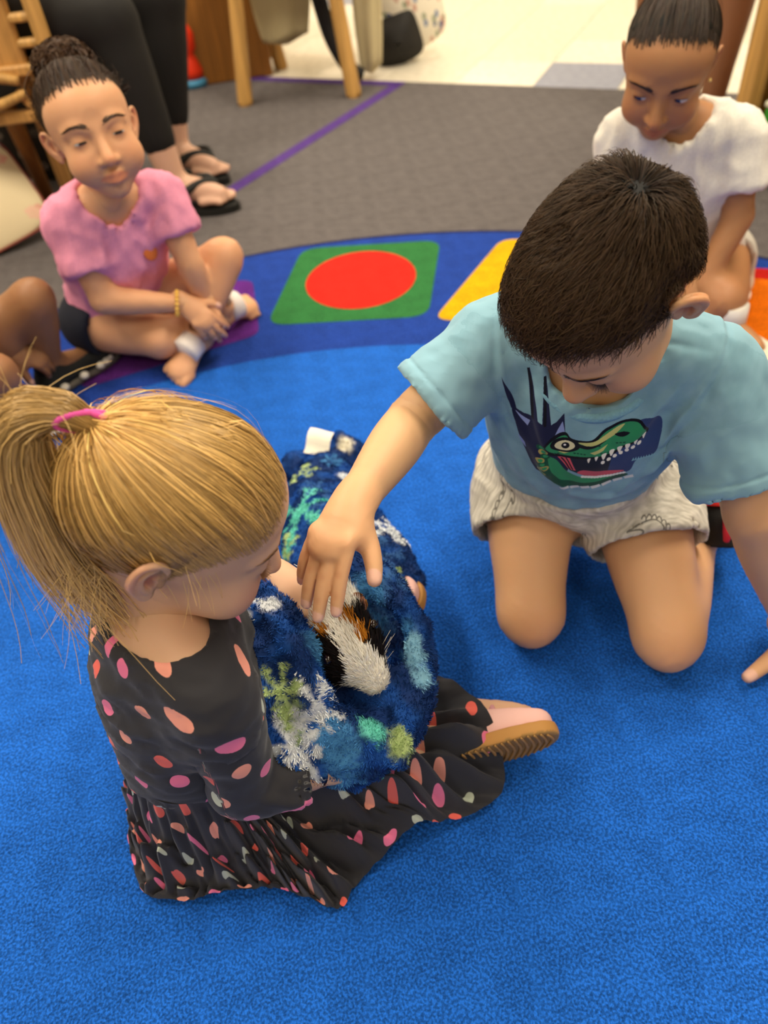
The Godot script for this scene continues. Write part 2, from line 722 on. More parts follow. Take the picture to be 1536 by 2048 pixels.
# ---------- materials ----------
func materials() -> void:
	var pile := tex(noise_image(512, 0.06, 2, FastNoiseLite.TYPE_CELLULAR, 3))
	var pile_grey := noise_image(512, 0.07, 2, FastNoiseLite.TYPE_SIMPLEX, 9)
	var big := noise_image(256, 0.012, 3, FastNoiseLite.TYPE_SIMPLEX_SMOOTH, 4)
	# fine pile times slow wear, as one picture
	var wear := canvas(512, 512, Color.WHITE)
	for y in 512:
		for x in 512:
			var g := 0.60 + 0.46 * pile_grey.get_pixel(x, y).r + 0.12 * (big.get_pixel(x / 2, y / 2).r - 0.5)
			wear.set_pixel(x, y, Color(g, g, g))
	var wt := tex(wear)
	for q in [["rug_light", Color("2470e2")], ["rug_dark", Color("2348ac")], ["rug_green", Color("357f43")], ["rug_red", Color("ee2c20")], ["rug_yellow", Color("f5be0c")], ["rug_purple", Color("6a2a90")], ["rug_orange", Color("ff7c08")], ["rug_crimson", Color("d8221c")], ["carpet", Color("767070")], ["tape", Color("5f4290")], ["bind", Color("2b2f55")]]:
		var m := std(q[1], 0.95, 0.2)
		m.albedo_texture = wt
		bump(m, pile, 0.30 if q[0] != "tape" else 0.02, 2.6)
		m.uv1_scale = Vector3.ONE * (6.0 if q[0].begins_with("rug") else 7.0)
		m.rim_enabled = q[0].begins_with("rug")
		m.rim = 0.55
		m.rim_tint = 0.7
		M[q[0]] = m
	var speck := noise_image(256, 0.05, 3, FastNoiseLite.TYPE_SIMPLEX, 12)
	M.tile = std(Color.WHITE, 0.35, 0.5)
	M.tile.albedo_texture = grey_to(speck, Color("d9d1c0"), Color("e4dccb"), 0.3, 0.6)
	M.tile.uv1_triplanar = true
	M.tile.uv1_world_triplanar = true
	M.tile.uv1_scale = Vector3.ONE * 2.0
	M.tile_b = M.tile.duplicate()
	M.tile_b.albedo_color = Color(0.95, 0.95, 0.94)
	M.tile_blue = M.tile.duplicate()
	M.tile_blue.albedo_texture = grey_to(speck, Color("7f8498"), Color("888da0"), 0.3, 0.6)
	M.base = std(Color("8a8478"))
	M.wall = std(Color("e4dcc8"), 0.9)
	M.ceil = std(Color("eeeae0"), 0.95)
	# wood: long grain
	var grain := canvas(256, 256, Color.WHITE)
	var nz := FastNoiseLite.new()
	nz.frequency = 0.01
	nz.fractal_octaves = 4
	for y in 256:
		for x in 256:
			var g := 0.86 + 0.2 * nz.get_noise_3d(x * 6.0, sin(TAU * y / 256.0) * 24.0, cos(TAU * y / 256.0) * 24.0)
			grain.set_pixel(x, y, Color(g, g, g))
	var gt := tex(grain)
	for q in [["maple", Color("e0ad62")], ["honey", Color("d8a25a")], ["oak_brown", Color("9a6428")], ["shelf_in", Color("b07a34")]]:
		var m := std(q[1], 0.45, 0.4)
		m.albedo_texture = gt
		m.uv1_triplanar = true
		m.uv1_scale = Vector3(5, 1.6, 5)
		M[q[0]] = m
	# knitted cloth
	var knit := canvas(64, 64, Color.BLACK)
	for y in 64:
		for x in 64:
			var g := 0.5 + 0.25 * sin(TAU * x / 8.0) + 0.25 * sin(TAU * (y + absf(fmod(x, 8.0) - 4.0)) / 8.0)
			knit.set_pixel(x, y, Color(g, g, g))
	M.knit = tex(knit)
	M.cloth_noise = tex(noise_image(256, 0.03, 4, FastNoiseLite.TYPE_SIMPLEX, 21))
	M.skin = std(Color.WHITE, 0.52, 0.42)
	M.skin.vertex_color_use_as_albedo = true
	M.skin.subsurf_scatter_enabled = true
	M.skin.subsurf_scatter_strength = 0.12
	M.hair = std(Color.WHITE, 0.42, 0.5)
	M.hair.vertex_color_use_as_albedo = true
	M.hair_dark = M.hair.duplicate()
	M.hair_dark.roughness = 0.6
	M.hair_dark.metallic_specular = 0.32
	M.fur = std(Color.WHITE, 0.8, 0.3)
	M.fur.vertex_color_use_as_albedo = true
	M.matte = std(Color.WHITE, 0.8, 0.3)
	M.matte.vertex_color_use_as_albedo = true
	M.glossy = std(Color.WHITE, 0.12, 0.6)
	M.glossy.vertex_color_use_as_albedo = true

func cloth(c: Color, per_m := 60.0, depth := 0.05, rough := 0.9) -> StandardMaterial3D:
	var m := std(c, rough, 0.25)
	m.albedo_texture = soft_mottle()
	bump(m, M.knit, depth, per_m * 0.5)
	m.rim_enabled = true
	m.rim = 0.25
	m.rim_tint = 0.5
	return m

func soft_mottle() -> ImageTexture:
	if not M.has("mottle"):
		M.mottle = grey_to(noise_image(256, 0.02, 4, FastNoiseLite.TYPE_SIMPLEX, 33), Color(0.955, 0.955, 0.955), Color(1, 1, 1), 0.25, 0.7)
	return M.mottle

# ---------- room, floor, rug ----------
func setting() -> void:
	var lo := Vector3(-3.4, -0.12, -6.8)
	var hi := Vector3(3.6, 2.7, 2.6)
	var mid := (lo + hi) * 0.5
	var sz := hi - lo
	struct("floor", box(Vector3(sz.x, 0.1, sz.z)), M.base, "grey sub-floor under the tiles and carpet", Transform3D(Basis(), Vector3(mid.x, -0.07, mid.z)))
	struct("ceiling", box(Vector3(sz.x + 0.2, 0.1, sz.z + 0.2)), M.ceil, "off-white ceiling with light panels", Transform3D(Basis(), Vector3(mid.x, hi.y + 0.05, mid.z)))
	struct("wall_left", box(Vector3(0.1, 2.82, sz.z + 0.2)), M.wall, "plain cream wall left of the rug", Transform3D(Basis(), Vector3(lo.x - 0.05, 1.29, mid.z)))
	struct("wall_right", box(Vector3(0.1, 2.82, sz.z + 0.2)), M.wall, "plain cream wall right of the rug", Transform3D(Basis(), Vector3(hi.x + 0.05, 1.29, mid.z)))
	struct("wall_back", box(Vector3(sz.x, 2.82, 0.1)), M.wall, "plain cream wall at the far end", Transform3D(Basis(), Vector3(mid.x, 1.29, lo.z - 0.05)))
	struct("wall_front", box(Vector3(sz.x, 2.82, 0.1)), M.wall, "plain cream wall behind the viewer", Transform3D(Basis(), Vector3(mid.x, 1.29, hi.z + 0.05)))
	var glow := std(Color.WHITE)
	glow.emission_enabled = true
	glow.emission = Color(1.0, 0.95, 0.86)
	glow.emission_energy_multiplier = 3.0
	for p in panels:
		var row: String = "above the rug" if p.z > -2.0 else ("above the grey carpet" if p.z > -4.0 else "above the far tiles")
		if p.z > 0.0: row = "behind the viewer"
		var t := thing("ceiling_light", "rectangular ceiling light panel %s, in the %s row" % [row, "left" if p.x < 0.0 else "right"], "ceiling light", p, 0.0, "ceiling light panels")
		obj("diffuser", box(Vector3(0.58, 0.02, 1.18)), glow, t)
		obj("frame", box(Vector3(0.64, 0.024, 1.24)), M.ceil, t, Transform3D(Basis(), Vector3(0, 0.012, 0)))
	# floor tiles beyond the carpet edge, 305 mm, lying askew to the view
	var e := Vector2(0.878, 0.479)
	var w := Vector2(0.479, -0.878)
	var at0 := Vector2(0.728, -2.962)
	var tile := box(Vector3(0.3035, 0.01, 0.3035), 0.0012)
	var fl := Node3D.new()
	fl.name = "floor_tiles"
	tag(fl, "cream vinyl tile floor beyond the grey carpet", "", "", "structure")
	add_child(fl)
	var ang := atan2(-e.y, e.x)
	var rng := RandomNumberGenerator.new()
	rng.seed = 5
	for j in 13:
		for i in range(-11, 10):
			var c := at0 + e * (i + 0.5) * 0.305 + w * (j + 0.5) * 0.305
			if absf(c.x - 0.1) > 3.2 or c.y < -6.6:
				continue
			var m: Material = M.tile_blue if (j == 0 and i == 0) or (j == 4 and i == -5) or (j == 6 and i == 3) else (M.tile if rng.randf() < 0.6 else M.tile_b)
			obj("tile", tile, m, fl, Transform3D(Basis(Vector3.UP, ang), Vector3(c.x, -0.0155 + rng.randf() * 0.0004, c.y)))
	# the grey carpet in front of that edge
	var a := at0 - e * 3.9
	var b := at0 + e * 3.0
	struct("carpet", slab(PackedVector2Array([Vector2(-3.35, 2.55), Vector2(3.5, 2.55), Vector2(3.5, b.y + 0.02), b, a, Vector2(-3.35, a.y - 0.1)]), -0.008, 0.011), M.carpet, "grey-brown loop carpet around the rug")
	# tape on the carpet
	var strip := func(p: Vector2, q: Vector2, wd: float) -> ArrayMesh:
		var s := (q - p).orthogonal().normalized() * wd * 0.5
		return slab(PackedVector2Array([p + s, q + s, q - s, p - s]), -0.0068, 0.0014)
	var t1 := obj("floor_tape", strip.call(Vector2(0.262, -3.19), Vector2(-0.62, -1.93), 0.045), M.tape)
	tag(t1, "purple tape line running from the carpet edge towards the sandals", "tape")
	var t2 := obj("floor_tape", strip.call(at0 - e * 0.5 - w * 0.028, at0 - e * 1.9 - w * 0.028, 0.05), M.tape)
	tag(t2, "purple tape strip along the carpet edge by the chair legs", "tape")
	var t3 := obj("floor_tape", strip.call(Vector2(-0.42, -2.29), Vector2(-1.25, -2.33), 0.04), M.tape)
	tag(t3, "purple tape strip on the carpet beside the cream cushion", "tape")
	rug()

func rug() -> void:
	var t := thing("rug", "round blue classroom rug with coloured shapes in a dark blue band", "rug")
	var c := Vector2(-0.02, -0.42)
	var ring := func(r: float) -> PackedVector2Array: return ellipse(c, Vector2(r, 0), Vector2(0, r), 160)
	obj("binding", slab(ring.call(1.462), -0.0012, 0.0068), M.bind, t)
	obj("outer_band", slab(ring.call(1.45), -0.0008, 0.007), M.rug_dark, t)
	var ci := Vector2(-0.11, -0.22)
	obj("centre_field", slab(ellipse(ci, Vector2(1.14, 0), Vector2(0, 1.145), 160), -0.0002, 0.002), M.rug_light, t)
	var sq := [Vector2(-0.127, -1.857), Vector2(0.228, -1.81), Vector2(0.150, -1.450), Vector2(-0.212, -1.495)]
	obj("green_square", slab(round_poly(sq, 0.05), 0.0, 0.002), M.rug_green, t)
	var ec: Vector2 = (sq[0] + sq[1] + sq[2] + sq[3]) * 0.25
	obj("red_circle", slab(ellipse(ec + Vector2(0.003, -0.005), Vector2(0.132, 0.018), Vector2(-0.02, 0.139)), 0.0006, 0.002), M.rug_red, t)
	obj("yellow_shape", slab(round_poly([Vector2(0.378, -1.775), Vector2(0.72, -1.66), Vector2(0.52, -1.33), Vector2(0.158, -1.433)], 0.04), 0.0, 0.002), M.rug_yellow, t)
	obj("purple_square", slab(round_poly([Vector2(-0.64, -1.76), Vector2(-0.252, -1.72), Vector2(-0.226, -1.462), Vector2(-0.60, -1.33)], 0.03), 0.0, 0.002), M.rug_purple, t)
	obj("crimson_square", slab(round_poly([Vector2(0.70, -1.56), Vector2(1.10, -1.40), Vector2(0.97, -1.03), Vector2(0.56, -1.175)], 0.035), 0.0, 0.002), M.rug_crimson, t)
	obj("orange_square", slab(round_poly([Vector2(0.735, -1.50), Vector2(1.035, -1.365), Vector2(0.94, -1.08), Vector2(0.625, -1.20)], 0.025), 0.0006, 0.002), M.rug_orange, t)
	# a small letter woven into the band
	var lt := TextMesh.new()
	lt.text = "V"
	lt.font_size = 40
	lt.pixel_size = 0.0016
	lt.depth = 0.001
	lt.curve_step = 2.0
	obj("letter", lt, M.rug_crimson, t, Transform3D(Basis(Vector3.UP, 0.3) * Basis(Vector3.RIGHT, -PI / 2), Vector3(0.715, 0.0, -1.055)))
# ---------- bodies ----------
const V := Vector3.ZERO

func rebase(m: MD, t: Transform3D) -> MD:
	for k in m.v.size():
		m.v[k] = t * m.v[k]
	return m

# a head in its own axes (x left, y up, z forward, origin between the ears) as a grid
func head_grid(cell: float, neck_at: Vector3, look := {}) -> Grid:
	var g := Grid.new(Vector3(-0.086, -0.135, -0.118), Vector3(0.086, 0.128, 0.125), cell)
	var I := Basis()
	var ck: float = look.get("cheek", 1.0)
	g.ell(Vector3(0, 0.035, -0.009), I, Vector3(0.069, 0.077, 0.087), 0.0)
	g.ell(Vector3(0, 0.050, 0.034), I, Vector3(0.058, 0.045, 0.049), 0.03)
	g.ell(Vector3(0, -0.006, 0.036), I, Vector3(0.054, 0.056, 0.051), 0.025)
	g.ell(Vector3(0, -0.044, 0.030), I, Vector3(0.046, 0.040, 0.047), 0.02)
	g.tube([Vector3(0, -0.022, -0.026), Vector3(0, -0.026, -0.026).lerp(neck_at, 0.55), neck_at], [0.036, 0.032, 0.034], 0.02)
	for s in [-1.0, 1.0]:
		g.ell(Vector3(0.032 * s, -0.027, 0.058), I, Vector3(0.027, 0.026, 0.025) * ck, 0.02)
	g.ell(Vector3(0, -0.073, 0.058), I, Vector3(0.018, 0.014, 0.015), 0.02)
	for s in [-1.0, 1.0]:
		g.ell(Vector3(0.030 * s, 0.013, 0.094), I, Vector3(0.018, 0.011, 0.013), 0.014, 1)
	g.tube([Vector3(-0.046, 0.027, 0.066), Vector3(-0.030, 0.033, 0.077), Vector3(-0.012, 0.028, 0.082), Vector3(0.012, 0.028, 0.082), Vector3(0.030, 0.033, 0.077), Vector3(0.046, 0.027, 0.066)], [0.005, 0.006, 0.005, 0.005, 0.006, 0.005], 0.012)
	for s in [-1.0, 1.0]:
		g.ell(Vector3(0.030 * s, 0.011, 0.069), I, Vector3.ONE * 0.0148, 0.004)
	var nl: float = look.get("nose", 1.0)
	g.tube([Vector3(0, 0.018, 0.083), Vector3(0, 0.0, 0.090), Vector3(0, -0.020, 0.100 + 0.004 * (nl - 1.0))], [0.007, 0.0085, 0.0108 * nl], 0.01)
	for s in [-1.0, 1.0]:
		g.ell(Vector3(0.0105 * s, -0.0235, 0.090), I, Vector3(0.0078, 0.0066, 0.009) * nl, 0.005)
		g.ell(Vector3(0.0055 * s, -0.0305, 0.095), I, Vector3(0.0026, 0.0032, 0.004), 0.002, 1)
	g.tube([Vector3(-0.020, -0.0475, 0.076), Vector3(-0.007, -0.0435, 0.0865), Vector3(0, -0.0450, 0.0875), Vector3(0.007, -0.0435, 0.0865), Vector3(0.020, -0.0475, 0.076)], [0.003, 0.0055, 0.005, 0.0055, 0.003], 0.005)
	g.tube([Vector3(-0.017, -0.0535, 0.077), Vector3(0, -0.0550, 0.0855), Vector3(0.017, -0.0535, 0.077)], [0.0035, 0.0064, 0.0035], 0.005)
	g.tube([Vector3(-0.021, -0.0488, 0.081), Vector3(0, -0.0494, 0.0935), Vector3(0.021, -0.0488, 0.081)], [0.0012, 0.0018, 0.0012], 0.002, 1)
	return g

# one ear in head axes; s = 1 left, -1 right
func ear_md(s: float, cell := 0.0018, out := 35.0, sc := 1.0) -> MD:
	var g := Grid.new(Vector3(-0.010, -0.036, -0.014), Vector3(0.040, 0.034, 0.016), cell)
	# here x runs back, y up, z out
	g.ell(Vector3(0.013, -0.001, -0.002), Basis(), Vector3(0.0165, 0.0265, 0.0045), 0.0)
	g.ell(Vector3(0.011, -0.001, 0.005), Basis(), Vector3(0.0105, 0.0165, 0.0058), 0.004, 1)
	g.tube([Vector3(0.006, 0.001, 0.000), Vector3(-0.001, 0.010, 0.002), Vector3(0.004, 0.022, 0.003), Vector3(0.014, 0.0275, 0.0035), Vector3(0.025, 0.022, 0.004), Vector3(0.0285, 0.008, 0.0045), Vector3(0.025, -0.007, 0.004), Vector3(0.017, -0.018, 0.003), Vector3(0.009, -0.025, 0.002)], [0.0022, 0.003, 0.0035, 0.0037, 0.0037, 0.0035, 0.0034, 0.0036, 0.0040], 0.003)
	g.ell(Vector3(0.006, -0.0245, 0.001), Basis(), Vector3(0.0072, 0.0078, 0.004), 0.004)
	g.tube([Vector3(0.010, 0.017, 0.001), Vector3(0.019, 0.010, 0.003), Vector3(0.0195, 0.0, 0.0035), Vector3(0.014, -0.010, 0.004), Vector3(0.008, -0.015, 0.003)], [0.002, 0.0027, 0.003, 0.003, 0.003], 0.004)
	g.ell(Vector3(0.0, -0.004, 0.002), Basis(), Vector3(0.004, 0.006, 0.0038), 0.004)
	g.ell(Vector3(0.0, -0.002, -0.006), Basis(), Vector3(0.008, 0.020, 0.006), 0.006)
	var m := g.mesh().relax(2, 0.4)
	var a := deg_to_rad(out)
	var back := Vector3(0.12 * s, 0.12, -1).normalized() * cos(a) + Vector3(s, 0, 0) * sin(a)
	var up := Vector3(0.10 * s, 1, 0.10).normalized()
	var nrm := back.cross(up).normalized() * (1.0 if back.cross(up).x * s > 0 else -1.0)
	m.normals()
	m.paint(Color(1, 1, 1))
	for k in m.v.size():
		# the hollow and the rim are a little redder than the cheek
		var p := m.v[k]
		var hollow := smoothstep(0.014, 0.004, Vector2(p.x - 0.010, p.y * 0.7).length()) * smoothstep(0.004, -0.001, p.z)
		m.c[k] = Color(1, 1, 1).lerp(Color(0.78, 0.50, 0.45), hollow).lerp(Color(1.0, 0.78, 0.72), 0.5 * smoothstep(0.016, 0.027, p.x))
		m.v[k] = Vector3(s * 0.0645, 0.003, -0.004) + (back * p.x + up * p.y + nrm * p.z) * sc
	if s < 0:   # mirrored
		pass
	var chk := (m.v[m.i[2]] - m.v[m.i[0]]).cross(m.v[m.i[1]] - m.v[m.i[0]])
	var handed := back.cross(up).dot(nrm)
	if handed < 0.0:
		for k in range(0, m.i.size(), 3):
			var w := m.i[k]
			m.i[k] = m.i[k + 1]
			m.i[k + 1] = w
	return m

# the skin of a head: face colours painted in head axes
func head_md(g: Grid, skin: Color, look := {}) -> MD:
	var m := g.mesh().relax(2, 0.35)
	m.normals()
	m.paint(skin)
	var red: Color = skin * look.get("blush_tint", Color(1.0, 0.72, 0.66))
	for s in [-1.0, 1.0]:
		m.spot(Vector3(0.038 * s, -0.022, 0.074), 0.034, red, look.get("blush", 0.6))
		m.spot(Vector3(0.030 * s, 0.013, 0.080), 0.020, skin * Color(0.86, 0.74, 0.70), 0.45)
	m.spot(Vector3(0, -0.020, 0.110), 0.018, red, 0.5)
	var lip: Color = look.get("lip", skin * Color(0.86, 0.52, 0.50))
	for k in m.v.size():
		var p := m.v[k]
		if p.z > 0.068 and absf(p.x) < 0.024:
			var e := (p.y + 0.0495) / (0.0095 * (1.0 - pow(absf(p.x) / 0.024, 2.0)) + 0.0008)
			var w := smoothstep(1.05, 0.75, absf(e))
			m.c[k] = m.c[k].lerp(lip, w * 0.85)
	for s in [-1.0, 1.0]:
		var e := ear_md(s, look.get("ear_cell", 0.0018), look.get("ear_out", 35.0), look.get("ear_size", 1.0))
		for k in e.c.size():
			e.c[k] = e.c[k] * skin
		m.add(e.normals())
	return m

# an open eye: a patch on the ball under the lids. gaze in head axes
func eye_md(s: float, open: float, gaze: Vector3, iris := Color(0.03, 0.015, 0.008)) -> MD:
	var c := Vector3(0.030 * s, 0.011, 0.069)
	var pts := PackedVector3Array()
	var cols := PackedColorArray()
	var nu := 25
	var nv := 11
	gaze = gaze.normalized()
	for b in nv:
		for a in nu:
			var u := (a / float(nu - 1) * 2.0 - 1.0)
			var w := b / float(nv - 1)
			var half := deg_to_rad(46.0)
			var arch := sqrt(maxf(0.0, 1.0 - u * u))
			var top := deg_to_rad(17.0) * arch * open - deg_to_rad(3.0)
			var low := -deg_to_rad(13.0) * arch * open - deg_to_rad(3.0)
			var pit := lerpf(low, top, w)
			var yaw := u * half + 0.12 * s
			var d := Vector3(sin(yaw) * cos(pit), sin(pit), cos(yaw) * cos(pit))
			pts.append(c + d * 0.0154)
			var ang := rad_to_deg(d.angle_to(gaze))
			var col := Color(0.55, 0.51, 0.48)
			if ang < 31.0: col = iris
			if ang < 11.0: col = Color(0.004, 0.004, 0.004)
			if w > 0.80 or absf(u) > 0.93: col = Color(0.02, 0.012, 0.01)
			cols.append(col)
	var m := MD.sheet(nu, nv, pts).normals()
	m.c = cols
	return m

# eyebrow and lashes as fine ribbons, in head axes
func brow_md(s: float, g: Grid, col: Color, thick := 1.0, droop := 0.0) -> MD:
	var m := MD.new()
	var rng := RandomNumberGenerator.new()
	rng.seed = 11
	for k in int(70 * thick):
		var u := rng.randf()
		var base := Vector3(s * lerpf(0.011, 0.047, u), 0.029 + 0.008 * sin(u * 2.4) - 0.004 * u + rng.randf_range(-0.0022, 0.0022) * (1.2 - u) * thick - droop * (1.0 - u), 0)
		var dir := Vector3(s * (0.5 + 0.5 * u), 0.5 - 0.75 * u, 0).normalized() * 0.008
		var pts := PackedVector3Array()
		for j in 3:
			var q := base + dir * (j * 0.5)
			q.z = 0.11
			for it in 24:
				q.z -= clampf(g.at(q), 0.0004, 0.01) * 0.9
				if g.at(q) < 0.0006: break
			q.z += 0.0006
			pts.append(q)
		m.strand(pts, 0.0011, 0.0003, col, Vector3(0, 0, 1), col)
	return m

func lash_md(s: float, col: Color, lashes: float) -> MD:
	var m := MD.new()
	var rng := RandomNumberGenerator.new()
	rng.seed = 12
	for k in 34:
		var u := k / 33.0
		var yaw := lerpf(-0.75, 0.75, u) + 0.15 * s
		var pit := deg_to_rad(lerpf(-14.0, -24.0, 1.0 - pow(absf(u * 2.0 - 1.0), 2.0)))
		var d := Vector3(sin(yaw) * cos(pit), sin(pit), cos(yaw) * cos(pit))
		var p := Vector3(0.030 * s, 0.011, 0.069) + d * 0.0150
		var o := (d + Vector3(0.25 * s * (u - 0.3), -0.25, 0.0)).normalized()
		var l := lashes * rng.randf_range(0.8, 1.1)
		m.strand(PackedVector3Array([p, p + o * l * 0.5 + Vector3(0, -0.0004, 0), p + o * l + Vector3(0, 0.0008, 0)]), 0.0007, 0.0002, col, Vector3(0, 1, 0.3), col)
	return m

# A hand in its own axes: x to the thumb side, y out of the back of the hand, z to the fingers; origin at the wrist.
# bend: per finger the three bends in degrees (towards the palm); spread in degrees; thumb: [out, down, bend]
func hand_md(bends: Array, spread: Array, thumb: Array, side: float, cell := 0.0024, sc := 1.0, fl := 1.0, stub := 0.034, pl := 1.0, fore := []) -> Array:
	var low := Vector3(-0.058, -0.085, -0.035) * sc
	var high := Vector3(0.075, 0.035, 0.14) * sc
	if fore.size() > 0:   # the forearm in one piece with the hand: its elbow in the hand's axes
		low = low.min(fore[0] - Vector3.ONE * 0.04)
		high = high.max(fore[0] + Vector3.ONE * 0.04)
	var g := Grid.new(low, high, cell)
	var F := Vector3(0, 1, 0)
	if fore.size() > 0:
		var E: Vector3 = fore[0]
		g.tube([E * 1.04, E, E * 0.68, E * 0.28, E * 0.06, Vector3(0, 0, 0.004)], [0.026, 0.0275, 0.0285, 0.0222, 0.0182, 0.0165], 0.0, 0, 5)
	g.tube([Vector3(0, 0, -stub) * sc, Vector3(0, 0, minf(-0.006, -stub * 0.2)) * sc, Vector3(0.001, 0, 0.018) * sc], [0.0172 * sc, 0.0176 * sc, 0.0165 * sc], 0.016, 0, 4, F, 0.80)
	g.tube([Vector3(0, 0, -0.008) * sc, Vector3(0.002, 0.001, 0.028 * pl) * sc, Vector3(0.001, 0.001, 0.052 * pl) * sc], [0.0185 * sc, 0.0240 * sc, 0.0226 * sc], 0.012, 0, 4, F, 0.52)
	for k in 4:
		g.ell(Vector3([0.0185, 0.0062, -0.0062, -0.0175][k], 0.0055, [0.052, 0.056, 0.053, 0.046][k] * pl) * sc, Basis(), Vector3(0.0066, 0.0062, 0.009) * sc, 0.006)
	g.tube([Vector3(0.012, -0.004, 0.012) * sc, Vector3(0.020, -0.006, 0.030) * sc], [0.011 * sc, 0.010 * sc], 0.008)
	var kx := [0.0185, 0.0062, -0.0062, -0.0175]
	var kz := [0.054 * pl, 0.058 * pl, 0.055 * pl, 0.048 * pl]
	var ln := [0.046, 0.051, 0.047, 0.037]
	var rd := [0.0070, 0.0072, 0.0069, 0.0061]
	var nails := []
	var creases := []
	for k in 4:
		var p := Vector3(kx[k], 0.001, kz[k]) * sc
		var yaw := deg_to_rad(spread[k])
		var pit := 0.0
		var pts := [Vector3(kx[k] * 0.7, 0, kz[k] - 0.018) * sc, p]
		for j in 3:
			pit += deg_to_rad(bends[k][j])
			var d := Vector3(sin(yaw) * cos(pit), -sin(pit), cos(yaw) * cos(pit))
			p += d * ln[k] * fl * sc * [0.44, 0.31, 0.25][j]
			pts.append(p)
			if j < 2:
				creases.append([p + Vector3(sin(yaw) * sin(pit), cos(pit), cos(yaw) * sin(pit)) * rd[k] * sc, Vector3.ZERO, Vector3.UP, -rd[k] * sc])
			if j == 2:
				var up := Vector3(sin(yaw) * sin(pit), cos(pit), cos(yaw) * sin(pit))
				nails.append([p + up * rd[k] * 0.55 * sc, d, up, rd[k] * sc])
		var r: float = rd[k] * sc
		g.tube(pts, [r * 1.0, r * 1.06, r * 1.0, r * 0.95, r * 0.80], 0.0022, 0, 4)
	var ta := deg_to_rad(thumb[0])
	var td := deg_to_rad(thumb[1])
	var tb := deg_to_rad(thumb[2])
	var d1 := Vector3(sin(ta) * cos(td), -sin(td), cos(ta) * cos(td))
	var d2 := Vector3(sin(ta - tb) * cos(td), -sin(td), cos(ta - tb) * cos(td))
	var t0 := Vector3(0.012, -0.003, 0.010) * sc
	var t1 := t0 + d1 * 0.027 * sc
	var t2 := t1 + (d1 + d2).normalized() * 0.019 * sc
	var t3 := t2 + d2 * 0.014 * sc
	g.tube([t0, t1, t2, t3], [0.0115 * sc, 0.0098 * sc, 0.0085 * sc, 0.0072 * sc], 0.007)
	nails.append([t3 + Vector3(0, 0.0045, 0) * sc, d2, Vector3(0, 1, 0), 0.0082 * sc])
	var m := g.mesh().relax(1, 0.4)
	for q in creases:
		nails.append(q)
	if side < 0:
		for k in m.v.size():
			m.v[k].x = -m.v[k].x
		for k in range(0, m.i.size(), 3):
			var w := m.i[k]
			m.i[k] = m.i[k + 1]
			m.i[k + 1] = w
		for q in nails:
			for z in 3:
				q[z] = Vector3(-q[z].x, q[z].y, q[z].z)
	return [m, nails]

# a body without its head and hands. J: joints
func body_grid(J: Dictionary, cell := 0.008) -> Grid:
	var lo := Vector3.ONE * 9
	var hi := -lo
	for k in ["neck", "chest", "waist", "pelvis"]:
		lo = lo.min(J[k] - Vector3.ONE * 0.12)
		hi = hi.max(J[k] + Vector3.ONE * 0.12)
	for k in ["sh", "el", "wr", "hip", "kn", "an", "toe"]:
		for s in 2:
			lo = lo.min(J[k][s] - Vector3.ONE * 0.075)
			hi = hi.max(J[k][s] + Vector3.ONE * 0.075)
	var g := Grid.new(lo, hi, cell)
	var w: float = J.get("w", 1.0)
	var F: Vector3 = J.fwd
	g.tube([J.pelvis, J.waist, J.chest, J.neck], [0.098 * w, 0.088 * w, 0.097 * w, 0.036 * w], 0.0, 0, 5, F, 0.72)
	for s in 2:
		g.tube([J.neck.lerp(J.sh[s], 0.35), J.sh[s], J.sh[s].lerp(J.el[s], 0.5), J.el[s]], [0.032 * w, 0.034 * w, 0.031 * w, 0.0265 * w], 0.03)
		g.tube([J.el[s], J.el[s].lerp(J.wr[s], 0.3), J.el[s].lerp(J.wr[s], 0.75), J.wr[s]], [0.0265 * w, 0.028 * w, 0.0215 * w, 0.0185 * w], 0.012)
		var out: Vector3 = (J.hip[s] - J.pelvis) * 0.15
		g.tube([J.hip[s], J.hip[s].lerp(J.kn[s], 0.4), J.hip[s].lerp(J.kn[s], 0.8), J.kn[s]], [0.062 * w, 0.058 * w, 0.047 * w, 0.044 * w], 0.03)
		g.tube([J.kn[s], J.kn[s].lerp(J.an[s], 0.3), J.kn[s].lerp(J.an[s], 0.75), J.an[s]], [0.043 * w, 0.041 * w, 0.029 * w, 0.025 * w], 0.012)
		var kf: Vector3 = (J.kn[s] * 2.0 - J.hip[s] - J.an[s]).normalized()
		g.ell(J.kn[s] + kf * 0.024 * w, Basis(), Vector3.ONE * 0.024 * w, 0.014)
		g.ell(J.an[s].lerp(J.toe[s], -0.12) + Vector3(0, -0.008, 0), Basis(), Vector3.ONE * 0.025 * w, 0.012)
		if not J.has("bare"):
			g.tube([J.an[s], J.an[s].lerp(J.toe[s], 0.55), J.toe[s]], [0.024 * w, 0.024 * w, 0.016 * w], 0.012)
	return g

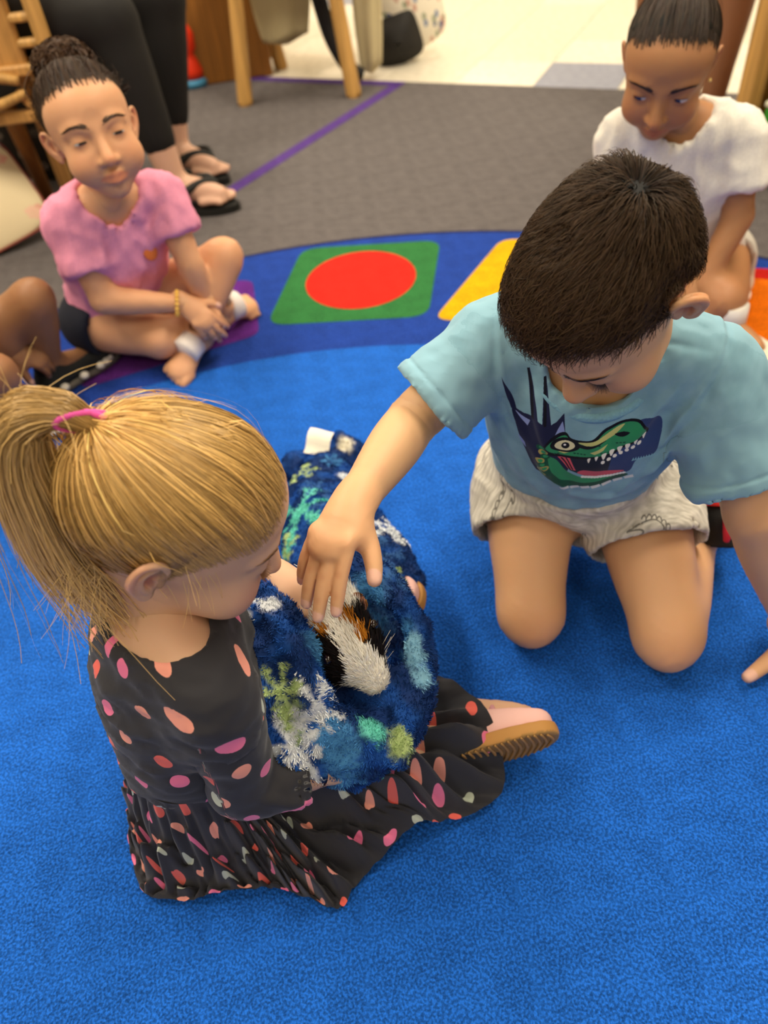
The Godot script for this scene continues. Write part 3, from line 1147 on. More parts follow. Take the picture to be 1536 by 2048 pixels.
# a bare foot with five toes: from the ankle to the toes, the sole away from up
func foot_md(an: Vector3, toe: Vector3, up: Vector3, sc: float, skin: Color) -> MD:
	var g := Grid.new(Vector3(-0.042, -0.042, -0.045) * sc, Vector3(0.042, 0.035, 0.125) * sc, 0.003)
	g.tube([Vector3(0, 0.02, 0) * sc, Vector3(0, -0.008, -0.004) * sc], [0.0235 * sc, 0.024 * sc], 0.0)
	g.ell(Vector3(0, -0.016, -0.018) * sc, Basis(), Vector3(0.021, 0.021, 0.023) * sc, 0.012)
	g.tube([Vector3(0, -0.008, 0.0) * sc, Vector3(0.001, -0.013, 0.04) * sc, Vector3(0.002, -0.022, 0.072) * sc], [0.022 * sc, 0.024 * sc, 0.029 * sc], 0.014, 0, 4, Vector3.UP, 0.62)
	for k in 5:
		var x := (k - 2) * 0.0125
		var r := [0.0098, 0.0074, 0.0070, 0.0066, 0.0062][k] as float
		var z := 0.076 + [0.010, 0.012, 0.009, 0.005, 0.0][k] as float
		g.tube([Vector3(-x, -0.026, z - 0.012) * sc, Vector3(-x, -0.025, z + 0.004) * sc, Vector3(-x, -0.029, z + 0.012) * sc], [r * sc, r * sc, r * 0.9 * sc], 0.003)
	var m := g.mesh().relax(1).normals().paint(skin)
	return turned(m, Transform3D(along(toe - an, up), an))

# a shirt over the same joints: k = how far it stands off, sl = part of the upper arm it covers, low = [point, direction] of the hem
func shirt_grid(J: Dictionary, cell: float, off: float, sl: Array, hem: Array, neckr := 0.045) -> Grid:
	var lo := Vector3.ONE * 9
	var hi := -lo
	for p in [J.neck, J.chest, J.waist, J.pelvis, J.sh[0], J.sh[1], J.sh[0].lerp(J.el[0], sl[0]), J.sh[1].lerp(J.el[1], sl[1])]:
		lo = lo.min(p - Vector3.ONE * 0.13)
		hi = hi.max(p + Vector3.ONE * 0.13)
	var g := Grid.new(lo, hi, cell)
	var w: float = J.get("w", 1.0)
	var F: Vector3 = J.fwd
	var up: Vector3 = (J.neck - J.chest).normalized()
	g.tube([J.pelvis, J.waist, J.chest, J.neck.lerp(J.chest, 0.12)], [0.104 * w + off, 0.094 * w + off, 0.099 * w + off, 0.040 * w + off], 0.0, 0, 5, F, J.get("flat", 0.76), [hem])
	for s in 2:
		var e: Vector3 = J.sh[s].lerp(J.el[s], sl[s])
		var d: Vector3 = (J.el[s] - J.sh[s]).normalized()
		g.tube([J.neck.lerp(J.sh[s], 0.30), J.sh[s], J.sh[s].lerp(J.el[s], 0.5 * sl[s]), e, e + d * 0.03], [0.030 * w + off, 0.035 * w + off, 0.034 * w + off * 1.2, 0.035 * w + off * 1.6, 0.035 * w + off * 1.6], 0.03, 0, 4, V, 1.0, [[e, d]])
		if cell < 0.007:
			g.tube([e - d * 0.014, e + d * 0.05], [0.035 * w + off * 1.6 - 2.6 * cell, 0.036 * w + off * 1.6 - 2.6 * cell], 0.002, 1)
	g.tube([J.neck + F * J.get("scoop", 0.0) - up * 0.01, J.neck + F * J.get("scoop", 0.0) + up * 0.09], [neckr, neckr + 0.02], 0.006, 1)
	# hollow at the hem
	g.tube([hem[0] - hem[1] * 0.004, hem[0] + hem[1] * 0.06], [0.104 * w + off - 2.2 * cell, 0.106 * w + off - 2.2 * cell], 0.002, 1, 4, F, J.get("flat", 0.76))
	return g

func pelvis_shorts(J: Dictionary, cell: float, off: float, leg: Array, top := 0.5) -> Grid:
	var lo := Vector3.ONE * 9
	var hi := -lo
	for p in [J.waist, J.pelvis, J.hip[0], J.hip[1], J.hip[0].lerp(J.kn[0], leg[0]), J.hip[1].lerp(J.kn[1], leg[1])]:
		lo = lo.min(p - Vector3.ONE * 0.13)
		hi = hi.max(p + Vector3.ONE * 0.13)
	var g := Grid.new(lo, hi, cell)
	var w: float = J.get("w", 1.0)
	var wt: Vector3 = J.pelvis.lerp(J.waist, top)
	g.tube([J.pelvis, wt], [0.096 * w + off, 0.092 * w + off], 0.0, 0, 4, J.fwd, 0.8, [[wt, (J.waist - J.pelvis).normalized()]])
	for s in 2:
		var e: Vector3 = J.hip[s].lerp(J.kn[s], leg[s])
		var d: Vector3 = (J.kn[s] - J.hip[s]).normalized()
		g.tube([J.pelvis.lerp(J.hip[s], 0.6), J.hip[s], e, e + d * 0.03], [0.066 * w + off, 0.068 * w + off, 0.062 * w + off * 1.8, 0.062 * w + off * 1.8], 0.025, 0, 4, V, 1.0, [[e, d]])
		g.tube([e - d * 0.014, e + d * 0.05], [0.062 * w + off * 1.8 - 1.6 * cell, 0.063 * w + off * 1.8 - 1.6 * cell], 0.002, 1)
	return g

# a low shoe: at the ankle, pointing to the toe, up = where the leg comes from. Returns [upper, sole]
func shoe_parts(len := 0.165, cell := 0.0035) -> Array:
	# own axes: z to the toe, y up, origin under the ankle at the sole's bottom
	var g := Grid.new(Vector3(-0.045, -0.004, -0.05), Vector3(0.045, 0.085, len - 0.01), cell)
	var l := len - 0.05
	g.tube([Vector3(0, 0.030, -0.018), Vector3(0, 0.030, 0.03), Vector3(0.003, 0.024, l * 0.75), Vector3(0.002, 0.022, l)], [0.030, 0.030, 0.033, 0.028], 0.0, 0, 4, Vector3.UP, 0.85)
	g.tube([Vector3(0, 0.035, -0.008), Vector3(0, 0.066, -0.006)], [0.030, 0.030], 0.014)
	g.tube([Vector3(0, 0.05, 0.0), Vector3(0, 0.10, -0.004)], [0.021, 0.026], 0.006, 1)
	g.plane(Vector3(0, 0.012, 0), Vector3.DOWN, Vector3(-1, -1, -1), Vector3.ONE)
	g.plane(Vector3(0, 0.066, 0), Vector3(0, 1, 0.25).normalized(), Vector3(-1, -1, -1), Vector3.ONE)
	var s := Grid.new(Vector3(-0.05, -0.006, -0.055), Vector3(0.05, 0.03, len), cell)
	s.tube([Vector3(0, 0.008, -0.018), Vector3(0, 0.008, 0.03), Vector3(0.003, 0.008, l * 0.75), Vector3(0.002, 0.009, l)], [0.033, 0.031, 0.036, 0.031], 0.0, 0, 4, Vector3.UP, 3.0)
	s.plane(Vector3(0, 0.016, 0), Vector3.UP, Vector3(-1, -1, -1), Vector3.ONE)
	s.plane(Vector3(0, 0.0, 0), Vector3.DOWN, Vector3(-1, -1, -1), Vector3.ONE)
	return [g.mesh().relax(2).normals(), s.mesh().relax(1).normals()]

# places a fold: a ridge between two points
static func ridge(p: Vector3, a: Vector3, b: Vector3, w: float) -> float:
	var ba := b - a
	var u := clampf((p - a).dot(ba) / ba.dot(ba), 0.0, 1.0)
	var d := (p - a - ba * u).length() / (w * (0.4 + 0.6 * sin(PI * clampf(u, 0.08, 0.92))))
	return exp(-d * d)

func wrinkle(seed_: int, freq: float, amp: float, stretch := Basis()) -> Callable:
	var nz := FastNoiseLite.new()
	nz.seed = seed_
	nz.noise_type = FastNoiseLite.TYPE_SIMPLEX_SMOOTH
	nz.frequency = freq
	nz.fractal_type = FastNoiseLite.FRACTAL_RIDGED
	nz.fractal_octaves = 2
	return func(p: Vector3, _n: Vector3) -> float:
		return nz.get_noise_3dv(stretch * p) * amp
# ---------- hair ----------
# where hair grows, in head axes: above a line that runs from the forehead over the ears to the nape
func hair_edge(d: Vector3, front := 40.0, temple := 20.0, ear := -2.0, nape := -40.0) -> float:
	var az := rad_to_deg(atan2(absf(d.x), d.z))
	var el := rad_to_deg(asin(clampf(d.y, -1.0, 1.0)))
	var lim: float
	if az < 50.0: lim = lerpf(front, temple + 8.0, smoothstep(0, 50, az))
	elif az < 72.0: lim = lerpf(temple + 8.0, temple - 12.0, (az - 50.0) / 22.0)
	elif az < 88.0: lim = lerpf(temple - 12.0, ear - 16.0, (az - 72.0) / 16.0)
	elif az < 100.0: lim = lerpf(ear + 6.0, ear + 8.0, (az - 88.0) / 12.0)
	elif az < 125.0: lim = lerpf(ear + 8.0, nape + 12.0, (az - 100.0) / 25.0)
	else: lim = lerpf(nape + 12.0, nape, (az - 125.0) / 55.0)
	return el - lim

const SKULL := Vector3(0, 0.035, -0.009)

func on_head(g: Grid, d: Vector3, off := 0.0) -> Vector3:
	var p := SKULL + d * 0.115
	for k in 16:
		var f := g.at(p) - off
		p -= d * clampf(f, -0.01, 0.01) * 0.95
		if absf(f) < 0.0002: break
	return p

# a shell over the hairy part of a head
func hair_cap(g: Grid, off: float, edge: Callable, col: Color, soft := 8.0) -> MD:
	var nu := 96
	var nv := 60
	var pts := PackedVector3Array()
	var ok := PackedFloat32Array()
	for b in nv:
		for a in nu:
			var th := PI * (b + 0.3) / (nv - 0.4)
			var ph := TAU * a / nu
			var d := Vector3(sin(th) * sin(ph), cos(th), sin(th) * cos(ph))
			var e: float = edge.call(d)
			ok.append(e)
			pts.append(on_head(g, d, off * clampf(e / soft, 0.0, 1.0) - 0.001) if e > -6.0 else V)
	var m := MD.sheet(nu, nv, pts, true)
	var keep := PackedInt32Array()
	for k in range(0, m.i.size(), 3):
		if ok[m.i[k]] > 0.0 and ok[m.i[k + 1]] > 0.0 and ok[m.i[k + 2]] > 0.0:
			keep.append_array([m.i[k], m.i[k + 1], m.i[k + 2]])
	# outward faces
	if keep.size() > 0:
		var a := m.v[keep[0]]
		if (m.v[keep[2]] - a).cross(m.v[keep[1]] - a).dot(a - SKULL) < 0.0:
			for k in range(0, keep.size(), 3):
				var w := keep[k]
				keep[k] = keep[k + 1]
				keep[k + 1] = w
	m.i = keep
	m.normals()
	m.paint(col)
	return m

# short hair that lies away from a whorl
func short_hair(g: Grid, count: int, whorl: Vector3, edge: Callable, len: Callable, root: Color, tip: Color, sd: int) -> MD:
	var rng := RandomNumberGenerator.new()
	rng.seed = sd
	var clump := FastNoiseLite.new()
	clump.seed = sd
	clump.frequency = 45.0
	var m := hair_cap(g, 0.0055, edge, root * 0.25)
	var n := 0
	while n < count:
		var d := Vector3(rng.randfn(), rng.randfn(), rng.randfn()).normalized()
		var e: float = edge.call(d)
		if e < 0.6:
			continue
		n += 1
		var away := (d - whorl * d.dot(whorl))
		var swirl := d.cross(whorl)
		var near := smoothstep(0.6, 0.0, away.length())
		var t := (away.normalized() + swirl * (0.35 + 0.8 * near)).normalized()
		var fwd := Vector3(0.25, 0.0, 1.0)
		t = (t + fwd * 0.5 * smoothstep(0.2, 0.9, d.z + d.y * 0.5)).normalized()
		t += Vector3(clump.get_noise_3d(d.x, d.y, d.z), clump.get_noise_3d(d.y + 5.0, d.z, d.x), clump.get_noise_3d(d.z + 9.0, d.x, d.y)) * 0.6
		t += Vector3(rng.randfn(), rng.randfn(), rng.randfn()) * 0.10
		t = (t - d * t.dot(d)).normalized()
		var l: float = len.call(d) * rng.randf_range(0.75, 1.15)
		var lift := rng.randf_range(0.4, 1.3) * (1.0 + 1.2 * near)
		var p0 := on_head(g, d, 0.002)
		var pts := PackedVector3Array()
		for j in 6:
			var u := j / 5.0
			var dd := (d + t * l * u / 0.09).normalized()
			pts.append(on_head(g, dd, 0.003 + 0.0070 * lift * sin(PI * 0.62 * u) * clampf(e / 6.0, 0.3, 1.0)))
		var k := rng.randf_range(0.65, 1.35)
		m.strand(pts, 0.0008, 0.0003, root * k, d, tip * k, rng.randf_range(-0.7, 0.7))
	return m

# long hair combed from the hairline to one tie
func combed_hair(g: Grid, count: int, tie: Vector3, edge: Callable, root: Color, tip: Color, sd: int, thick := 0.007, wid := 0.0012, cap := 0.5) -> MD:
	var rng := RandomNumberGenerator.new()
	rng.seed = sd
	var lock := FastNoiseLite.new()
	lock.seed = sd
	lock.frequency = 14.0
	var td := (tie - SKULL).normalized()
	var tl := (tie - SKULL).length()
	var m := hair_cap(g, 0.0032, edge, root * cap, 22.0)
	var n := 0
	while n < count:
		var d := Vector3(rng.randfn(), rng.randfn(), rng.randfn()).normalized()
		var e: float = edge.call(d)
		if e < -6.0 or (e < 0.0 and rng.randf() > 0.35) or (e > 14.0 and rng.randf() > 0.3):
			continue
		n += 1
		var layer := rng.randf() if rng.randf() > 0.012 else rng.randf_range(1.2, 2.4)
		var dd := d.angle_to(td)
		var pts := PackedVector3Array()
		var axis := d.cross(td).normalized()
		var bow := rng.randf_range(-0.06, 0.06) + 0.12 * lock.get_noise_3d(d.x, d.y, d.z)
		var steps := 14
		for j in steps:
			var u := j / float(steps - 1)
			var q := d.slerp(td, u * 0.985)
			q = (q + axis * bow * sin(PI * u) * dd * 0.5).normalized()
			var gather := smoothstep(0.72, 1.0, u)
			var o := 0.0008 + thick * layer * smoothstep(0.0, 0.35, u)
			var p := on_head(g, q, o)
			p = p.lerp(SKULL + q * tl, gather * 0.85)
			pts.append(p)
		var k := rng.randf_range(0.72, 1.25) * (0.8 + 0.35 * layer)
		k *= 1.0 + 0.5 * lock.get_noise_3d(axis.x * 3.0, axis.y * 3.0, axis.z * 3.0)
		m.strand(pts, wid * (1.0 if e > 2.0 else 0.6), wid * 0.7, root.lerp(tip, 0.55 * smoothstep(14.0, 0.0, e)) * k, d, tip * k, rng.randf_range(-0.55, 0.55))
	return m
# ---------- jobs: heavy shapes are computed side by side, then put into the scene in order ----------
var jobs := []
var made := []
func job(fn: Callable) -> void:
	jobs.append(fn)
func run_jobs() -> void:
	made.resize(jobs.size())
	for k in jobs.size():
		made[k] = jobs[k].call()

func part(t: Node3D, called: String, m: MD, mat: Material, parent: Node3D = null) -> MeshInstance3D:
	if parent:
		return obj(called, m.mesh(), mat, parent)
	return obj(called, m.mesh(), mat, t, Transform3D(Basis(), -t.position))

func head_frame(at: Vector3, yaw: float, pitch: float, roll: float) -> Transform3D:
	# yaw 0 looks towards +z, 90 towards +x; pitch looks down; roll lifts the left ear
	var a := deg_to_rad(yaw)
	var b := deg_to_rad(pitch)
	var f := Vector3(sin(a) * cos(b), -sin(b), cos(a) * cos(b))
	var l := Vector3(cos(a), 0, -sin(a))
	var u := f.cross(l)
	var r := deg_to_rad(roll)
	var l2 := l * cos(r) + u * sin(r)
	return Transform3D(Basis(l2, f.cross(l2), f), at)

func scaled_frame(t: Transform3D, s: float) -> Transform3D:
	return Transform3D(t.basis * Basis.from_scale(Vector3.ONE * s), t.origin)

# ---------- the kneeling boy ----------
const BOY_SKIN := Color(0.69, 0.385, 0.205)
var BOY := {
	"neck": Vector3(0.235, 0.442, -0.630), "chest": Vector3(0.242, 0.340, -0.662), "waist": Vector3(0.252, 0.225, -0.698), "pelvis": Vector3(0.266, 0.152, -0.730),
	"fwd": Vector3(-0.308, -0.291, 0.905), "scoop": 0.018,
	"sh": [Vector3(0.342, 0.408, -0.60), Vector3(0.148, 0.425, -0.675)],
	"el": [Vector3(0.395, 0.255, -0.53), Vector3(0.043, 0.355, -0.64)],
	"wr": [Vector3(0.492, 0.052, -0.520), Vector3(-0.030, 0.372, -0.502)],
	"hip": [Vector3(0.343, 0.138, -0.700), Vector3(0.208, 0.138, -0.755)],
	"kn": [Vector3(0.340, 0.052, -0.527), Vector3(0.178, 0.052, -0.587)],
	"an": [Vector3(0.452, 0.045, -0.700), Vector3(0.215, 0.045, -0.83)],
	"toe": [Vector3(0.490, -0.045, -0.800), Vector3(0.235, -0.012, -0.945)],
}
var BOY_HEAD: Transform3D

func boy_edge(d: Vector3) -> float:
	return hair_edge(d, 33.0, 22.0, 0.0, -46.0)

func boy_jobs() -> void:
	BOY_HEAD = scaled_frame(head_frame(Vector3(0.232, 0.512, -0.588), -60.0, 54.0, 0.0), 0.94)
	job(func() -> Dictionary:   # body
		var g := body_grid(BOY, 0.0075)
		var m := g.mesh().relax(2)
		m.normals().paint(BOY_SKIN)
		for s in 2:
			m.spot(BOY.kn[s] + Vector3(0, 0, 0.03), 0.06, BOY_SKIN * Color(0.98, 0.80, 0.76), 0.6)
		# the stroking arm, finer
		var a := Grid.new(Vector3(-0.075, 0.29, -0.72), Vector3(0.19, 0.49, -0.45), 0.0035)
		var e: Vector3 = BOY.el[1]
		var w: Vector3 = BOY.wr[1]
		var s1: Vector3 = BOY.sh[1]
		a.tube([s1, s1.lerp(e, 0.5), e.lerp(s1, 0.12)], [0.033, 0.031, 0.0285], 0.0)
		a.tube([e.lerp(s1, 0.10), e, e.lerp(w, 0.12)], [0.027, 0.0272, 0.0265], 0.006)
		m.add(a.mesh().relax(2).normals().paint(BOY_SKIN))
		# right hand: lies on the animal's back
		var fz := Vector3(-0.030, -0.006, 0.052)
		var ht := Transform3D(along(fz, Vector3(-0.08, 1, 0.03)), w + Vector3(0, -0.002, 0))
		var hr := hand_md([[30, 10, 6], [31, 11, 6], [32, 13, 8], [32, 18, 12]], [4, -1, -7, -13], [44, 24, 20], 1.0, 0.0022, 1.0, 1.30, 0.012, 0.84, [ht.affine_inverse() * e])
		m.add(hand_on(hr, ht, BOY_SKIN))
		var hl := hand_md([[8, 6, 4], [6, 6, 4], [6, 6, 4], [8, 8, 6]], [2, -1, -7, -16], [84, 22, -4], -1.0, 0.0024, 1.1, 1.0, 0.007)
		m.add(hand_on(hl, Transform3D(along(Vector3(0.42, -0.28, 0.86), Vector3(0.15, 1, 0.2)), BOY.wr[0] + Vector3(0.002, -0.008, 0.006)), BOY_SKIN))
		return {"body": m})
	job(func() -> Dictionary:   # head, hair
		var neck := BOY_HEAD.affine_inverse() * (BOY.neck as Vector3)
		var g := head_grid(0.0026, neck, {"nose": 1.28})
		var m := head_md(g, BOY_SKIN, {"blush": 0.4})
		for k in m.v.size():
			var d := (m.v[k] - SKULL).normalized()
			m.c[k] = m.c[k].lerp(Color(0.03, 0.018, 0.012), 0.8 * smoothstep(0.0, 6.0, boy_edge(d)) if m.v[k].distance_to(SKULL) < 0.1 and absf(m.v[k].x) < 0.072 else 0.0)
		var whorl := Vector3(0.25, 0.55, -0.80).normalized()
		var len := func(d: Vector3) -> float:
			var up := smoothstep(-0.45, 0.35, d.y + 0.25 * d.z)
			return lerpf(0.010, 0.031, up)
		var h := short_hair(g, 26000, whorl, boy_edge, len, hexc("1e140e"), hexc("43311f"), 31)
		var b := []
		for s in [-1.0, 1.0]:
			b.append(turned(brow_md(s, g, hexc("2a1a10"), 1.5, 0.0), BOY_HEAD))
			b.append(turned(lash_md(s, hexc("2a1a10"), 0.0095), BOY_HEAD))
		return {"head": rebase(m, BOY_HEAD).normals(), "hair": turned(h, BOY_HEAD), "brows": b})
	job(func() -> Dictionary:   # shirt
		var up: Vector3 = (BOY.neck - BOY.pelvis).normalized()
		var hem := [BOY.pelvis + up * 0.062, -(up * 0.95 - BOY.fwd * 0.25).normalized()]
		var g := shirt_grid(BOY, 0.0055, 0.012, [0.72, 0.80], hem, 0.050)
		# the loose front hangs forward
		var m := g.mesh().relax(2).split().relax(1, 0.4)
		m.push(boy_folds)
		m.place(boy_shirt_uv)
		return {"shirt": m, "collar": ring_md(BOY.neck + BOY.fwd * 0.020 - up * 0.006, (up + BOY.fwd * 0.35).normalized(), BOY.fwd, 0.060, 0.058, 0.0075)})
	job(func() -> Dictionary:
		var g := pelvis_shorts(BOY, 0.0045, 0.009, [0.40, 0.42], 1.1)
		var m := g.mesh().relax(2)
		var w := wrinkle(3, 12.0, 0.0035, Basis().scaled(Vector3(0.6, 1.6, 0.7)))
		m.push(w)
		m.place(func(p: Vector3, _n: Vector3) -> Vector2: return Vector2(p.x, p.z + p.y * 0.3) / 0.22)
		return {"shorts": m})

static func sdir(p: Vector3, a: Vector3, b: Vector3, w: float) -> float:
	return ridge(p, a, b, w)

# folds of the shirt front as lines in x, y: from, to, width, height
var FOLDS := [[Vector2(0.318, 0.41), Vector2(0.292, 0.27), 0.009, 0.0065], [Vector2(0.335, 0.37), Vector2(0.262, 0.235), 0.008, 0.006], [Vector2(0.300, 0.42), Vector2(0.262, 0.34), 0.007, 0.004],
	[Vector2(0.168, 0.41), Vector2(0.190, 0.27), 0.008, 0.006], [Vector2(0.150, 0.36), Vector2(0.225, 0.235), 0.008, 0.005], [Vector2(0.345, 0.33), Vector2(0.30, 0.23), 0.008, 0.007], [Vector2(0.155, 0.30), Vector2(0.20, 0.22), 0.008, 0.006], [Vector2(0.21, 0.245), Vector2(0.29, 0.235), 0.009, 0.005], [Vector2(0.325, 0.40), Vector2(0.275, 0.25), 0.004, -0.004], [Vector2(0.160, 0.38), Vector2(0.21, 0.25), 0.004, -0.003]]

func ridge2(p: Vector3, a: Vector2, b: Vector2, w: float) -> float:
	var q := Vector2(p.x, p.y)
	var ba := b - a
	var u := clampf((q - a).dot(ba) / ba.length_squared(), 0.0, 1.0)
	var d := (q - a - ba * u).length() / (w * (0.35 + 0.65 * sin(PI * clampf(u, 0.06, 0.94))))
	return exp(-d * d) * sin(PI * clampf(u, 0.06, 0.94))

func boy_folds(p: Vector3, n: Vector3) -> float:
	var d := 0.0
	var sl: Vector3 = BOY.sh[0]
	var sr: Vector3 = BOY.sh[1]
	var el: Vector3 = BOY.el[0]
	var er: Vector3 = BOY.el[1]
	# folds from the shoulders down the front, and from the arms
	var front: float = (p - BOY.chest).dot(BOY.fwd)
	if front > -0.02:
		for q in FOLDS:
			d += q[3] * ridge2(p, q[0], q[1], q[2])
	d -= 0.005 * ridge(p, sl + Vector3(0.01, -0.02, 0.04), sl.lerp(el, 0.55) + Vector3(-0.03, -0.03, 0.01), 0.010)
	d -= 0.003 * ridge(p, sr + Vector3(-0.01, -0.03, 0.03), sr.lerp(er, 0.6) + Vector3(0.0, -0.03, 0.03), 0.010)
	d += 0.005 * ridge(p, sl + Vector3(0.02, 0.03, 0.0), sl.lerp(el, 0.7) + Vector3(0.03, 0.02, 0.0), 0.012)
	# armhole seams
	for s in 2:
		var c: Vector3 = BOY.sh[s]
		var ax: Vector3 = (BOY.sh[s] - BOY.neck).normalized()
		var q: float = (p - c).dot(ax) + 0.006
		if (p - c).length() < 0.09:
			d -= 0.0018 * exp(-pow(q / 0.0028, 2.0))
			d += 0.0012 * exp(-pow((q + 0.006) / 0.003, 2.0))
	# cuffs: a stitched band above the sleeve ends, and the shoulder seams
	for s in 2:
		var c0: Vector3 = BOY.sh[s].lerp(BOY.el[s], 0.72 if s == 0 else 0.80)
		var ax2: Vector3 = (BOY.el[s] - BOY.sh[s]).normalized()
		var q2: float = (p - c0).dot(ax2)
		if (p - c0).length() < 0.075:
			d -= 0.0014 * exp(-pow((q2 + 0.017) / 0.002, 2.0))
			d += 0.0008 * smoothstep(-0.017, -0.013, q2)
		d -= 0.0022 * ridge(p, BOY.neck.lerp(BOY.sh[s], 0.35) + Vector3(0, 0.03, 0.035), BOY.sh[s] + Vector3(0, 0.03, 0.028), 0.004)
	d += 0.006 * ridge(p, Vector3(0.19, 0.20, -0.63), Vector3(0.30, 0.185, -0.615), 0.012)
	var fn: float = soft_noise.get_noise_3dv(p * Vector3(1.0, 0.7, 1.0))
	return d + fn * 0.0035
var soft_noise := make_noise()
func make_noise() -> FastNoiseLite:
	var nz := FastNoiseLite.new()
	nz.seed = 77
	nz.frequency = 22.0
	nz.fractal_octaves = 2
	return nz

# the print lies on the front: across = his left, up along the breast; 0.36 m square
func boy_shirt_uv(p: Vector3, n: Vector3) -> Vector2:
	var f: Vector3 = BOY.fwd
	var up: Vector3 = (BOY.neck - BOY.pelvis).normalized()
	var x := up.cross(f).normalized()
	var q: Vector3 = p - BOY.chest
	var plain := n.dot(f) < 0.05
	for s in 2:
		var ad: Vector3 = BOY.el[s] - BOY.sh[s]
		plain = plain or (p - BOY.sh[s]).dot(ad.normalized()) > 0.045 and (p - BOY.sh[s].lerp(BOY.el[s], 0.55)).length() < 0.068
	if plain:
		return Vector2(0.02, 0.02)
	return Vector2(clampf(0.5 + q.dot(x) / 0.36, 0.01, 0.99), clampf(0.5 - q.dot(up) / 0.36, 0.01, 0.99))

func ring_md(c: Vector3, up: Vector3, f: Vector3, rx: float, rz: float, r: float) -> MD:
	var pts := []
	var rad := []
	var x := up.cross(f).normalized()
	f = x.cross(up)
	for k in 33:
		var a := TAU * k / 32
		pts.append(c + x * cos(a) * rx + f * sin(a) * rz - up * 0.022 * sin(a))
		rad.append(r)
	return pipe(pts, rad, 8, 2, false)

func turned(m: MD, t: Transform3D) -> MD:
	for k in m.v.size():
		m.v[k] = t * m.v[k]
		m.n[k] = (t.basis * m.n[k]).normalized()
	return m

func hand_on(h: Array, t: Transform3D, skin: Color) -> MD:
	var m: MD = h[0]
	m.normals().paint(skin)
	for k in m.v.size():
		if m.v[k].y < -0.004 and m.n[k].y < 0.0 and m.v[k].z > 0.0:
			m.c[k] = skin * Color(1.1, 0.95, 0.9)
	for q in h[1]:
		if q[3] < 0.0:
			m.spot(q[0], -q[3] * 0.9, skin * Color(0.84, 0.72, 0.68), 0.55)
			continue
		m.spot(q[0], q[3] * 1.05, skin.lerp(Color(0.85, 0.52, 0.43), 0.75), 1.0, 0.8)
	return turned(m, t)

func boy_finish(r: Array) -> void:
	var t := thing("person", "kneeling boy in a light blue dinosaur t-shirt and grey shorts, stroking the guinea pig", "person", Vector3(0.26, 0, -0.7))
	var b: MD = r[0].body
	b.add(r[1].head)
	part(t, "body", b, M.skin)
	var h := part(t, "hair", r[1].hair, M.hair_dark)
	h.set_meta("kind", "stuff")
	for k in 4:
		part(t, ["eyebrow", "eyelashes"][k % 2], r[1].brows[k], M.hair).set_meta("kind", "stuff")
	var sm := cloth(Color.WHITE, 100.0, 0.03)
	sm.albedo_texture = dino_print()
	sm.heightmap_enabled = false
	sm.uv1_triplanar = false
	sm.uv1_world_triplanar = false
	sm.uv1_scale = Vector3.ONE
	sm.texture_repeat = false
	var s := part(t, "t_shirt", r[2].shirt, sm)
	part(t, "collar", r[2].collar, cloth(Color("80b3ca")), null)
	var st := std(Color.WHITE, 0.95, 0.2)
	st.albedo_texture = shorts_print()
	part(t, "shorts", r[3].shorts, st)
	for k in 2:
		boy_shoe(t, BOY.an[k], BOY.toe[k])

func boy_shoe(t: Node3D, an: Vector3, toe: Vector3) -> void:
	# the foot points back with its sole up
	var f := (toe - an)
	var b := along(f, Vector3(0.1, -1, 0.0))
	var at := an + Vector3(0.016, 0.068, -0.004)
	var root := Node3D.new()
	root.name = "shoe"
	t.add_child(root, true)
	root.transform = Transform3D(b, at - t.position)
	var sp := shoe_parts(0.165)
	obj("upper", sp[0].mesh(), std(Color("151414"), 0.6), root)
	var so := obj("sole", sp[1].mesh(), std(Color("e8342f"), 0.6), root)
	so.set_meta("label", "red sole")
	var tab := pipe([Vector3(0.0, 0.03, -0.050), Vector3(0, 0.05, -0.052), Vector3(0, 0.062, -0.046)], [0.006, 0.006, 0.004], 8, 4)
	var tb := obj("pull_tab", tab.mesh(), std(Color("c8283c"), 0.7), root)
	tb.set_meta("label", "red pull tab")

func shorts_print() -> ImageTexture:
	var im := canvas(512, 512, Color("c9c5bb"))
	var nz := FastNoiseLite.new()
	nz.frequency = 0.05
	nz.fractal_octaves = 3
	for y in 512:
		for x in 512:
			var g := nz.get_noise_2d(x * 0.35, y * 1.6) * 0.16
			im.set_pixel(x, y, Color(0.80 + g, 0.785 + g, 0.745 + g))
	var ink := Color("76736d")
	for q in [[110, 120, 1.0, 0.2], [360, 90, -1.0, -0.3], [250, 260, 1.0, 0.5], [80, 390, -1.0, 0.0], [400, 380, 1.0, -0.2]]:
		var o := Vector2(q[0], q[1])
		var map := func(p: Vector2) -> Vector2: return o + Vector2(p.x * q[2], p.y).rotated(q[3]) * 0.8
		var outline := []
		for p in smooth_pts([Vector2(-90, 20), Vector2(-40, -5), Vector2(0, -22), Vector2(40, -8), Vector2(62, -14), Vector2(80, -6), Vector2(62, 6), Vector2(44, 12), Vector2(40, 34), Vector2(30, 34), Vector2(26, 16), Vector2(-20, 18), Vector2(-24, 34), Vector2(-34, 34), Vector2(-36, 14), Vector2(-90, 20)], 4, false):
			outline.append(map.call(p))
		line(im, outline, 3.6, 3.6, ink)
		for k in 6:
			var sp := []
			for a in 7:
				sp.append(map.call(Vector2(-40 + k * 17, -12 - 12 * sin(PI * k / 5.0)) + Vector2(cos(PI + PI * a / 6.0) * 8, sin(PI + PI * a / 6.0) * 13)))
			line(im, sp, 3.4, 3.4, ink)
	return tex(im)

